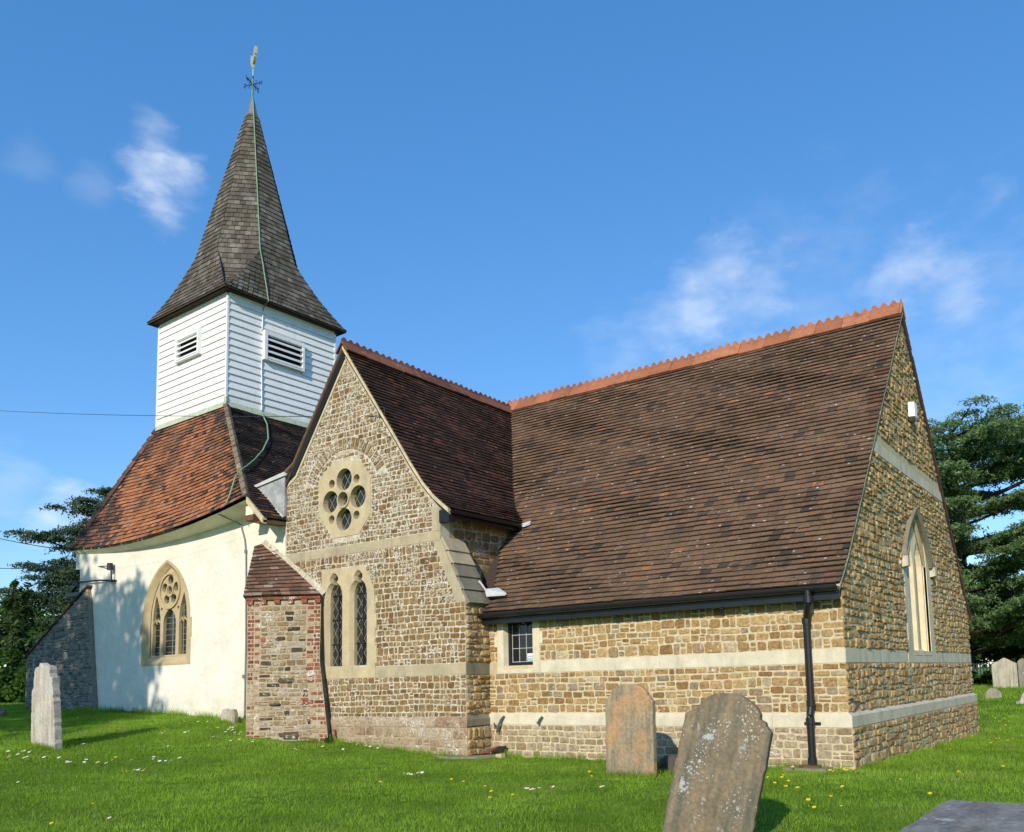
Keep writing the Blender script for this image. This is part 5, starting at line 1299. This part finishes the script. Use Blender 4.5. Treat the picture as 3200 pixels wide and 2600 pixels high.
def smalls():
    mb = MB(); z = gz(-6.9, -.85)
    q = [(-7.35, -.80), (-6.75, -.98), (-6.30, -.75), (-6.15, -.40), (-6.6, -.55), (-7.3, -.70)]
    mb.add([(x, y, z-.1) for x, y in q]+[(x+.01, y+.01, .075+U(-.008, .008)) for x, y in q], [(5, 4, 3, 2, 1, 0), (6, 7, 8, 9, 10, 11)]+[(i, (i+1) % 6, 6+(i+1) % 6, 6+i) for i in range(6)], M['ashlar_dark'])
    tag(mb.build('stone_slab'), 'flat grey stone slab lying at the foot of the transept corner', 'stone slab')
    mb = MB(); mb.hexa([(-6.30, -.42, -.1), (-6.0, -.44, -.1), (-6.0, -.30, -.1), (-6.28, -.28, -.1), (-6.28, -.40, .07), (-6.02, -.42, .10), (-6.02, -.31, .10), (-6.27, -.29, .07)], M['ashlar_warm']); tag(mb.build('stone_block'), 'small tan stone block beside the flat slab', 'stone block')
    mb = MB(); mb.hexa([(-6.55, -.34, .085), (-6.35, -.38, .10), (-6.28, -.16, .17), (-6.45, -.12, .15), (-6.55, -.34, .11), (-6.35, -.38, .125), (-6.28, -.16, .195), (-6.45, -.12, .175)], M['terracotta_old']); mb.hexa([(-6.38, -.30, .105), (-6.14, -.26, .13), (-6.12, -.14, .19), (-6.35, -.14, .17), (-6.38, -.30, .13), (-6.14, -.26, .155), (-6.12, -.14, .215), (-6.35, -.14, .195)], M['tile_nave_east']); tag(mb.build('roof_tile'), 'dark red clay tiles dropped on the flat stone slab', 'roof tile')
    mb = MB(); c = (-2.47, -.72); n = 9; rings = []
    for k, (r, h) in enumerate(((1., -.1), (.98, .04), (.8, .13), (.5, .18), (.2, .20))): rings += [(c[0]+.24*r*math.cos(2*math.pi*i/n)*U(.85, 1.1), c[1]+.17*r*math.sin(2*math.pi*i/n)*U(.85, 1.1), h+U(-.01, .01)) for i in range(n)]
    mb.add(rings, [(k*n+i, k*n+(i+1) % n, (k+1)*n+(i+1) % n, (k+1)*n+i) for k in range(4) for i in range(n)]+[tuple(4*n+i for i in range(n))], simple('dark boulder', (.07, .065, .055), .9, .3, 9, .5)); tag(mb.build('boulder'), 'low dark stone in the shade behind the tan gravestone', 'boulder')
    mb = MB(); z = gz(-.5, -.2); mb.box((-.86, -.40, -.12), (-.24, -.07, .035), M['ashlar_dark']); mb.tube([(-.52, -.22, .036), (-.52, -.22, .062)], .16, M['timber'], 14); tag(mb.build('drain_gully'), 'stone gully with a rusty rim under the downpipe', 'drain')
    mb = MB()
    for i in range(14):
        th = U(0, 6.28); r = U(.05, .16); h = U(.08, .2); b = np.array([-9.93+U(-.05, .05), -.95+U(-.05, .05), gz(-9.93, -.95)]); e = b+np.array([math.cos(th)*r, math.sin(th)*r, h]); sd = np.array([-math.sin(th), math.cos(th), 0])*.03
        mb.add([b, lerp(b, e, .55)+sd, e, lerp(b, e, .55)-sd], [(0, 1, 2, 3)], M['leaf'])
    tag(mb.build('weed'), 'bright green weed at the foot of the brick buttress', 'plant')
    mb = MB(); mb.tube([(-9.97, -.78, .18), (-10.02, -.74, .50)], .022, simple('rust', (.24, .095, .04), .8, .3, 20), 7); tag(mb.build('rusty_pipe'), 'short rusty pipe standing in the dark gap beside the buttress', 'pipe')
smalls()

# overhead cables
def cables():
    mb = MB()
    def line(a, b, r, sag=.15):
        a, b = np.array(a, float), np.array(b, float); mb.tube([lerp(a, b, t)-np.array([0, 0, sag*4*t*(1-t)]) for t in np.linspace(0, 1, 15)], r, M['iron'], 5)
    def far(u, v, k): return CAM+k*(fw+Rv*(u-1846.2)/2655-Uv*(v-1832.5)/2655)
    line(far(-60, 1280, 34), (-8.72, TY-.05, 6.66), .008, .1); o = mb.build('overhead_cable'); tag(o, 'thin cable crossing the white turret to the transept gable', 'cable')
    mb = MB(); line(far(-60, 1669, 34), (-20.9, -.70, 5.24), .014, .05); tag(mb.build('overhead_cable'), 'upper cable running to the eaves corner of the white wall', 'cable')
    mb = MB(); line(far(-60, 1774, 34), (-18.86, NY-.16, 4.62), .014, .05); tag(mb.build('overhead_cable'), 'cable running level to the bracket on the white wall', 'cable')
cables()
mb_ = MB(); mb_.tube([(-8.72+.09*math.cos(t), TY-.05, 6.75+.09*math.sin(t)) for t in np.linspace(0, 6.28, 15)], .013, M['iron'], 6); mb_.tube([(-8.72, TY+.02, 6.66), (-8.72, TY-.05, 6.66)], .014, M['iron'], 6); mb_.build('cable_ring', church)

# ------------------------------------------------------------------ trees and bushes
def quads(c, nrm, size, asp=.5, jitter=.5):
    """leaf quads: centres c (N,3), preferred normal, size"""
    N = len(c); n = np.asarray(nrm)+npr.normal(0, jitter, (N, 3)); n /= np.linalg.norm(n, axis=1, keepdims=True)
    r = npr.normal(0, 1, (N, 3)); u = np.cross(n, r); u /= np.linalg.norm(u, axis=1, keepdims=True); v = np.cross(n, u)
    s = (np.asarray(size)*npr.uniform(.6, 1.4, N))[:, None] if np.ndim(size) == 0 else np.asarray(size)[:, None]
    return np.stack([c-u*s, c-v*s*asp*.9+u*s*.1, c+u*s, c+v*s*asp*.9+u*s*.1], 1)
def limb(mb, a, b, r0, r1, m, bend=.1, n=6):
    a, b = np.array(a, float), np.array(b, float); L = np.linalg.norm(b-a); w = npr.normal(0, bend*L*.3, 3)
    pts = [lerp(a, b, t)+w*math.sin(math.pi*t) for t in np.linspace(0, 1, n)]
    mb.tube(pts, [lerp(r0, r1, t) for t in np.linspace(0, 1, n)], m, 7); return pts
def cedar(loc, H, R, mat, label, tiers=9, per=6, low=.2, dens=1., leaf=.09, cat='tree', spread=.5, top=.35):
    """cedar of flat foliage tiers with gaps between them"""
    t = thing('cedar_tree', loc, label, cat); mb = MB(); r0 = H*.035
    limb(mb, (0, 0, -.3), (U(-.3, .3), U(-.3, .3), H*.95), r0, r0*.2, M['bark'], .03, 8)
    C, S = [], []; th0 = 0.
    for i in range(tiers):
        k = low+(.97-low)*i/(tiers-1); h0 = H*k
        Lt = R*((1-((k-low)/(1.02-low))**2.0)**.5*(1-top)+top)*(.8 if i == 0 else 1.)
        for q in range(per):
            th = th0+q*2*math.pi/per+U(-.35, .35); L = Lt*U(.55, 1.12); h = h0+U(-spread, spread)*H/tiers*.45
            e = np.array([math.cos(th)*L, math.sin(th)*L, h+L*U(-.02, .12)]); a = np.array([0, 0, h-.22*L*U(.4, 1.1)]); a[2] = max(a[2], .6)
            limb(mb, a, e, .025+.017*L, .012, M['bark'], .10)
            for p_ in np.linspace(.30, 1.02, max(3, int(L*1.15))):
                p = lerp(a, e, p_**.8)+npr.normal(0, .12, 3)*np.array([1.6, 1.6, .35]); p[2] += .12
                pr = (.40+.55*(1-abs(p_-.7)))*min(1.35, .40+L*.14)
                n = int(620*dens*pr*pr); ang = npr.uniform(0, 6.283, n); rag = 1+.32*np.sin(ang*5+U(0, 6))+.22*np.sin(ang*9+U(0, 6))
                rr = pr*np.sqrt(npr.uniform(0, 1, n))*rag; tuft = .07*np.sin(rr*11+U(0, 6))*np.sin(ang*6+U(0, 6))
                dz = npr.normal(0, .055, n)-(rr/pr)**2*.13*pr+tuft
                C.append(np.stack([p[0]+rr*np.cos(ang), p[1]+rr*np.sin(ang), p[2]+dz], 1))
        th0 += 1.1
    mb.build('trunk', t); C = np.concatenate(C)
    cl = .5+.5*np.sin(C[:, 0]*2.1+C[:, 2]*3)*np.sin(C[:, 1]*2.3-C[:, 2]*2)
    np_mesh('crown', quads(C, (.1, -.5, .7), leaf, .38, .75), 4, mat, np.clip(npr.normal(.45, .2, len(C))+.3*(cl-.5), 0, 1), t)
    return t
def leafy(name, loc, blobs, n, size, mat, label, cat, trunk_h=None, group=None, holes=.0, up=.2, lobe=.35):
    """crown of many leaf clumps spread over several blobs (x, y, z, r)"""
    t = thing(name, loc, label, cat, group); C = []
    tot = sum(b[3]**2 for b in blobs)
    mb = MB()
    for (x, y, z, r) in blobs:
        m = max(20, int(n*r*r/tot)); k = max(6, int(22*(r/1.5)**.7)); d = npr.normal(0, 1, (k, 3)); d /= np.linalg.norm(d, axis=1, keepdims=True); cc = np.array([x, y, z])+d*r*npr.uniform(.45, .95, (k, 1))*np.array([1, 1, .9])
        idx = npr.integers(0, k, m); o = npr.normal(0, 1, (m, 3)); o /= np.linalg.norm(o, axis=1, keepdims=True); C.append(cc[idx]+o*(r*lobe*npr.uniform(.25, 1., m)**.6)[:, None])
        if trunk_h is not None: limb(mb, (0, 0, trunk_h*.8), (x, y, z), .05*r+.02, .02, M['bark'], .15)
    if trunk_h is not None: limb(mb, (0, 0, -.3), (0, 0, trunk_h*1.1), .06*trunk_h+.05, .04*trunk_h, M['bark'], .05); mb.build('trunk', t)
    C = np.concatenate(C); nr = C-np.mean(C, 0); nr /= np.linalg.norm(nr, axis=1, keepdims=True)+1e-6; nr[:, 2] += up
    np_mesh('crown', quads(C, nr, size, .55, .7), 4, mat, npr.uniform(0, 1, len(C)), t)
    return t
cedar((-4.0, 31.0, gz(-3, 31.6)), 13.0, 8.0, M['cedar'], 'broad cedar with flat tiers of foliage beyond the stone gable', 12, 9, .20, 1.15, leaf=.08, spread=1.1, top=.36)
cedar((-41.2, 11.2, 1.0), 10.2, 4.9, M['pine'], 'dark blue green cedar spreading out behind the nave corner', 13, 11, .10, 1.25, leaf=.085, spread=2.6, top=.22)
leafy('conifer_tree', (-36.6, 4.4, 1.0), [(U(-.25, .25), U(-.25, .25), z, r) for z, r in ((.7, 1.2), (1.4, 1.25), (2.2, 1.1), (2.9, .95), (3.6, .75), (4.2, .55), (4.7, .42), (5.1, .28))], 9000, .10, M['yew'], 'narrow dark conifer rising left of the cedar', 'tree', .8)
leafy('bush', (-33.2, 2.2, 1.0), [(-1.2, .5, .8, 1.1), (0.2, 0, .7, 1.0), (1.3, .6, .8, 1.0), (.2, .8, 1.4, .9), (-1, 1, 1.6, .8)], 9000, .09, M['leaf'], 'leafy bush dotted with white blossom at the picture edge', 'bush')
leafy('broadleaf_tree', (-53, 12.0, 1.0), [(-2, 0, 3, 2.4), (1.5, .5, 3, 2.4), (0, 0, 4.6, 2.2), (3.4, 1.5, 2.3, 2.0), (-4.5, .5, 2.4, 2.2), (5.5, 2, 2.0, 1.8)], 14000, .18, M['leaf'], 'light green broad tree far behind the raking buttress', 'tree', 2.)
leafy('broadleaf_tree', (-52, 1.0, 1.0), [(-2, 0, 3, 2.4), (1.5, .5, 3, 2.2), (0, 0, 4.4, 2.0), (3.4, 1.5, 2.3, 2.0), (-4.5, .5, 2.4, 2.2)], 12000, .18, M['leaf'], 'light green tree behind the narrow conifer', 'tree', 2.)
leafy('broadleaf_tree', (-8.5, 58, .5), [(-4, 0, 3, 3), (0, 0, 3.4, 3.2), (4, 0, 3, 3), (2, 0, 6, 3), (-2, 0, 6, 3), (8, 0, 3, 3), (7, 0, 6, 2.6)], 16000, .22, M['leaf'], 'leafy tree seen under the boughs of the broad cedar', 'tree', 3.)
leafy('broadleaf_tree', (4.5, 52, .5), [(-3, 0, 3, 3), (0, 0, 3.4, 3.2), (4, 0, 3, 3), (2, 0, 6, 3), (-2, 0, 6, 3)], 12000, .22, M['yew'], 'dark tree behind the two tall headstones', 'tree', 3.)
leafy('bush', (-3.6, 34.6, .5), [(-1.0, 0, .35, .55), (-.1, 0, .4, .6), (.8, 0, .35, .55)], 3500, .07, M['leaf'], 'low clipped green bush in front of the white fence', 'bush')
leafy('bush', (-1.2, 37.5, .5), [(-3.4, 0, 2.3, 1.1), (-2.0, 0, 2.2, 1.2), (-.4, 0, 1.7, 1.1), (1.2, 0, 1.9, 1.2), (2.8, 0, 1.5, 1.3), (.4, .3, 2.7, 1.2), (4.2, 0, 1.2, 1.2)], 12000, .11, M['yew'], 'dark overgrown shrub between the cedar and the white fence', 'bush')
leafy('broadleaf_tree', (-14.9, -18.2, -.6), [(-3.0, 0, 9.4, 2.5), (-.2, .5, 9.3, 2.5), (2.2, 0, 10.3, 2.3), (-1.0, 0, 12., 2.6), (-3.8, .5, 12.2, 2.5), (-2.4, .3, 14.6, 2.3), (-5.2, 0, 10.4, 2.4), (1.2, 0, 12.6, 1.8), (-4.6, 0, 15.0, 2.2), (-6.5, 0, 13, 2.4)], 17000, .20, M['leaf'], 'leafy tree on the lawn whose shade falls on the white wall', 'tree', 6.0, holes=.3)
def woodland():
    C = []
    for i in range(150):
        a = U(math.radians(20), math.radians(250)); d = U(95, 135); x, y = -8+d*math.cos(a), d*math.sin(a)
        h = U(5, 9); n = 420; o = npr.normal(0, 1, (n, 3)); o /= np.linalg.norm(o, axis=1, keepdims=True); o *= npr.uniform(.55, 1, (n, 1)); C.append(np.array([x, y, .5+h*.5])+o*np.array([h*.75, h*.75, h*.55]))
    C = np.concatenate(C); o = np_mesh('woodland', quads(C, (0, -.3, .5), .45, .6, .8), 4, M['leaf'], npr.uniform(0, 1, len(C))); o['kind'] = 'stuff'; o['label'] = 'far belt of trees round the churchyard'
woodland()
def fence():
    t = thing('fence', (-3.4, 38.6, gz(-3.4, 38.6)), 'white painted picket fence beyond the lawn under the cedar', 'fence'); d = np.array([2.4, 1.55, 0]); d /= np.linalg.norm(d); nn = np.array([-d[1], d[0], 0])
    for i in range(36):
        mb = MB(); c = d*(i*.17-3.1); q = [c-d*.04-nn*.012, c+d*.04-nn*.012, c+d*.04+nn*.012, c-d*.04+nn*.012]; mb.add([p+(0, 0, .05) for p in q]+[p+(0, 0, 1.0) for p in q]+[c-nn*.012+(0, 0, 1.08), c+nn*.012+(0, 0, 1.08)], [(0, 1, 5, 4), (1, 2, 6, 5), (2, 3, 7, 6), (3, 0, 4, 7), (4, 5, 8), (6, 7, 9), (5, 6, 9, 8), (7, 4, 8, 9)], M['white_paint']); mb.build('picket', t)
    for z in (.3, .8):
        mb = MB(); a, b = -d*3.2+nn*.03, d*3.0+nn*.03; mb.hexa([a-nn*.015+(0, 0, z-.03), b-nn*.015+(0, 0, z-.03), b+nn*.015+(0, 0, z-.03), a+nn*.015+(0, 0, z-.03), a-nn*.015+(0, 0, z+.03), b-nn*.015+(0, 0, z+.03), b+nn*.015+(0, 0, z+.03), a+nn*.015+(0, 0, z+.03)], M['white_paint']); mb.build('rail', t)
fence()
# blossom on the bush is part of it
bush = bpy.data.objects['bush']; C = np.stack([npr.uniform(-1.9, 2.0, 46), npr.uniform(-1.1, .0, 46), npr.uniform(.3, 2.0, 46)], 1)
np_mesh('blossom', quads(C, (.8, -.5, .2), .055, .9, .3), 4, M['white_paint'], np.full(46, .5), bush)

# ------------------------------------------------------------------ grass and flowers
def blades(n, x0, x1, y0, y1, hmin, hmax, w, keep):
    x = npr.uniform(x0, x1, n); y = npr.uniform(y0, y1, n); k = keep(x, y); x, y = x[k], y[k]; n = len(x); z = ground(x, y)-.01
    patch = .5+.5*np.sin(x*1.3+np.sin(y*1.7)*1.5)*np.sin(y*1.1+np.sin(x*.9)*1.2)
    h = npr.uniform(hmin, hmax, n)*(.7+.5*patch); th = npr.uniform(0, 6.283, n); le = npr.uniform(.1, .9, n)*h; ph = npr.uniform(0, 6.283, n)
    b = np.stack([x, y, z], 1); sd = np.stack([np.cos(th), np.sin(th), np.zeros(n)], 1)*(w*npr.uniform(.7, 1.3, n))[:, None]; tip = b+np.stack([np.cos(ph)*le, np.sin(ph)*le, h], 1)
    return np.stack([b-sd, b+sd, tip], 1), np.clip(npr.normal(.42, .2, n)+.25*(patch-.5), 0, 1)
def grass():
    def k1(x, y): return (y < -.70+.0*x) & ~((x < -10.3) & (x > -12.6) & (y > -2.0+.6*(x+12.6)*-.0) & (y > -1.7)) | ((y < -.08) & (x > -6.5))
    V1, r1 = blades(420000, -24, 4.5, -10.5, -.05, .03, .075, .0042, lambda x, y: ((y < -.70) | ((x > -6.45) & (y < -.09))) & ~((x > -11.9) & (x < -10.1) & (y > -1.55)) & ~((x > 2.75) & (x < 3.6) & (y > -8.7) & (y < -6.7)))
    V2, r2 = blades(110000, .10, 5.5, -.6, 24, .04, .085, .008, lambda x, y: x > .08)
    V3, r3 = blades(45000, -8, 4, 10, 40, .06, .12, .016, lambda x, y: (y > 10.2))
    V4, r4 = blades(25000, -34, -20, -9, 3, .05, .10, .012, lambda x, y: (x < -22.9) | (y < -1.0))
    T, tr = [], []
    def strip(a, b, n, w=.10, hh=.17):          # uncut tufts against walls and stones
        t = npr.uniform(0, 1, n)+npr.normal(0, .02, n); t = t[np.sin(t*37+a[0]*5)+np.sin(t*91)+npr.normal(0, .5, len(t)) > -.6]; n = len(t); x = a[0]+(b[0]-a[0])*t+npr.uniform(-w, w, n)*.5; y = a[1]+(b[1]-a[1])*t-npr.uniform(0, w, n)
        v, r = blades(1, 0, 1, 0, 1, .05, hh, .005, lambda p, q: p > -1); z = ground(x, y)-.01; h = npr.uniform(.05, hh, n); th = npr.uniform(0, 6.283, n); ph = npr.uniform(0, 6.283, n); le = npr.uniform(.1, .8, n)*h
        bb = np.stack([x, y, z], 1); sd = np.stack([np.cos(th), np.sin(th), 0*th], 1)*.0055; T.append(np.stack([bb-sd, bb+sd, bb+np.stack([np.cos(ph)*le, np.sin(ph)*le, h], 1)], 1)); tr.append(np.clip(npr.normal(.45, .25, n), 0, 1))
    strip((-6.4, -.16), (.05, -.16), 2600); strip((-10.0, -.74), (-6.6, -.74), 1300); strip((-20.3, -.72), (-12.3, -.66), 2600, .12, .2); strip((.16, .0), (.16, 9.8), 2200, .06, .14); strip((-11.8, -1.62), (-10.2, -.95), 700)
    for x0, x1, y in ((-3.08, -2.22, -1.66), (-.15, .72, -5.55), (-13.45, -12.6, -4.76), (-13.35, -12.95, -1.06), (2.6, 3.6, -8.75)): strip((x0, y), (x1, y), 500, .08, .15); strip((x0, y+.16), (x1, y+.16), 250, .05, .15)
    for i in range(420):                        # ranker tufts here and there
        cx_, cy_ = U(-19, 4.5), U(-9.5, -.9); strip((cx_-.10, cy_), (cx_+.10, cy_), 26, .16, U(.07, .13))
    V = np.concatenate([V1, V2, V3, V4]+T); o = np_mesh('grass', V, 3, M['grass'], np.concatenate([r1, r2, r3, r4]+tr)); o['kind'] = 'stuff'; o['label'] = 'short green churchyard grass'
grass()
DAISY = [(-12.57,-5.47),(-12.08,-5.63),(-11.82,-5.71),(-11.85,-5.74),(-12.17,-5.47),(-12.41,-5.33),(-12.41,-5.27),(-11.95,-5.49),(-11.7,-5.57),(-11.84,-5.48),(-12.23,-5.28),(-12.26,-5.23),(-11.53,-5.35),(-11.02,-5.26),(-10.91,-5.29),(-10.95,-5.23),(-11.17,-4.99),(-11.43,-5.18),(-10.81,-5.1),(-10.93,-5.01),(-13.59,-3.81),(-13.63,-3.75),(-13.65,-3.7),(-13.6,-3.13),(-13.86,-2.96),(-13.65,-2.96),(-12.44,-4.31),(-10.57,-4.96),(-10.66,-4.94),(-10.41,-4.91),(-10.52,-4.78),(-10.43,-4.5),(-10.19,-4.34),(-10.35,-4.22),(-10.18,-4.29),(-10.01,-4.29),(-9.94,-4.23),(-9.95,-4.14),(-9.93,-4.02),(-9.96,-3.97),(-11.15,-3.47),(-12.5,-2.86),(-12.55,-2.79),(-12.59,-2.73),(-12.35,-2.48),(-12.35,-2.38),(-11.51,-2.39),(-12.39,-1.76),(-11.81,-1.94),(-12.05,-1.7),(-12.32,-1.5),(-12.19,-1.52),(-12.25,-1.42),(-11.95,-1.68),(-12.12,-1.62),(-11.63,-1.71),(-11.7,-1.8),(-11.92,-1.72),(-11.5,-1.9),(-11.47,-1.86),(-10.81,-2.5),(-10.6,-2.19),(-10.67,-2.09),(-10.85,-1.92),(-9.59,-5.02),(-9.51,-4.96),(-9.55,-4.9),(-9.6,-4.84),(-9.43,-4.88),(-9.44,-4.83),(-9.86,-6.42),(-6.13,-7.05),(-13.41,-1.94),(-13.7,-1.63),(-13.48,-1.51),(-13.28,-1.38),(-9.44,-2.11),(-9.05,-.98),(-8.88,-.9),(-8.75,-.95),(-8.54,-1.12),(-8.47,-1.01),(-9.33,-1.56),(-9.42,-2.09),(-8.81,-1.54),(-5.71,-3.0),(-5.69,-2.95),(-5.53,-3.07),(-5.6,-2.96),(-5.58,-2.85),(-5.59,-2.79),(-3.21,-3.33),(-3.15,-3.36),(-2.98,-3.47),(-2.93,-3.49),(-3.04,-3.29),(-2.85,-3.19),(-2.19,-3.09),(-2.19,-3.05),(-.69,-.47)]
BUTTER = [(-6.37,-7.55),(-13.52,-2.7),(-10.86,-4.56),(-10.63,-4.97),(-16.87,-2.31),(-10.97,-2.2),(-10.63,-2.31),(-7.16,-6.74),(-4.46,-3.1),(-4.71,-3.07),(-3.84,-3.38),(-3.46,-3.69),(-2.98,-3.88),(-3.13,-4.14),(-5.45,-3.75),(-2.94,-2.24),(-3.19,-1.85),(-.55,-1.68),(-.47,-1.41),(-.35,-1.74),(-.28,-2.22),(-.05,-2.42),(-.2,-1.97),(.15,-2.57),(-.11,-.66),(.04,-.87),(.08,-.62),(.15,-.56),(.16,-.72),(.54,-2.12),(.62,-2.89),(.68,-3.55),(.49,-3.19),(.94,-3.5),(.95,-1.18),(.27,3.35),(.6,3.68),(.3,7.58),(1.46,-.23),(1.49,-.43),(1.84,.62),(1.5,-2.16),(-.1,13.4),(.1,12.6),(.45,10.3),(.84,7.12),(.88,7.14),(1.1,6.72),(.95,5.64),(1.13,7.27),(.42,11.4),(.35,12.58),(.15,13.36),(.62,10.72),(.85,11.21),(-.5,16.),(.2,15.2)]
def flower(name, petal, r, n):
    mb = MB(); c = np.array([0, 0, 0.]); h = .075
    mb.tube([(0, 0, -.02), (.004, 0, h)], .003, M['grass'], 4)
    for i in range(n):
        th = 2*math.pi*i/n; d = np.array([math.cos(th), math.sin(th), .25]); s = np.array([-math.sin(th), math.cos(th), 0]); b = np.array([.004, 0, h]); mb.add([b, b+d*r*.6-s*r*.36, b+d*r, b+d*r*.6+s*r*.36], [(0, 1, 2, 3)], petal)
    mb.tube([(.004, 0, h), (.004, 0, h+.008)], r*.36, simple('flower centre', (.75, .50, .03), .6, .1), 7)
    return mb
def scatter(name, mb, pts, label, cat, group):
    first = mb.build(name); tag(first, label, cat, group)
    for i, (x, y) in enumerate(pts):
        o = first if i == 0 else first.copy()
        if i: COL.objects.link(o)
        o.location = (x, y, gz(x, y)+.005); k = U(.8, 1.25); o.scale = (k, k, U(.85, 1.2)); o.rotation_euler = (U(.15, .5), U(-.2, .2), U(-.5, .9))
scatter('daisy', flower('daisy', simple('daisy petal', (.82, .82, .80), .6, .03), .025, 9), DAISY, 'tiny white daisy growing in the lawn', 'daisy', 'white daisies in the lawn')
scatter('buttercup', flower('buttercup', simple('buttercup petal', (.80, .62, .02), .4, .08), .025, 5), BUTTER, 'tiny yellow buttercup growing in the lawn', 'buttercup', 'yellow buttercups in the lawn')
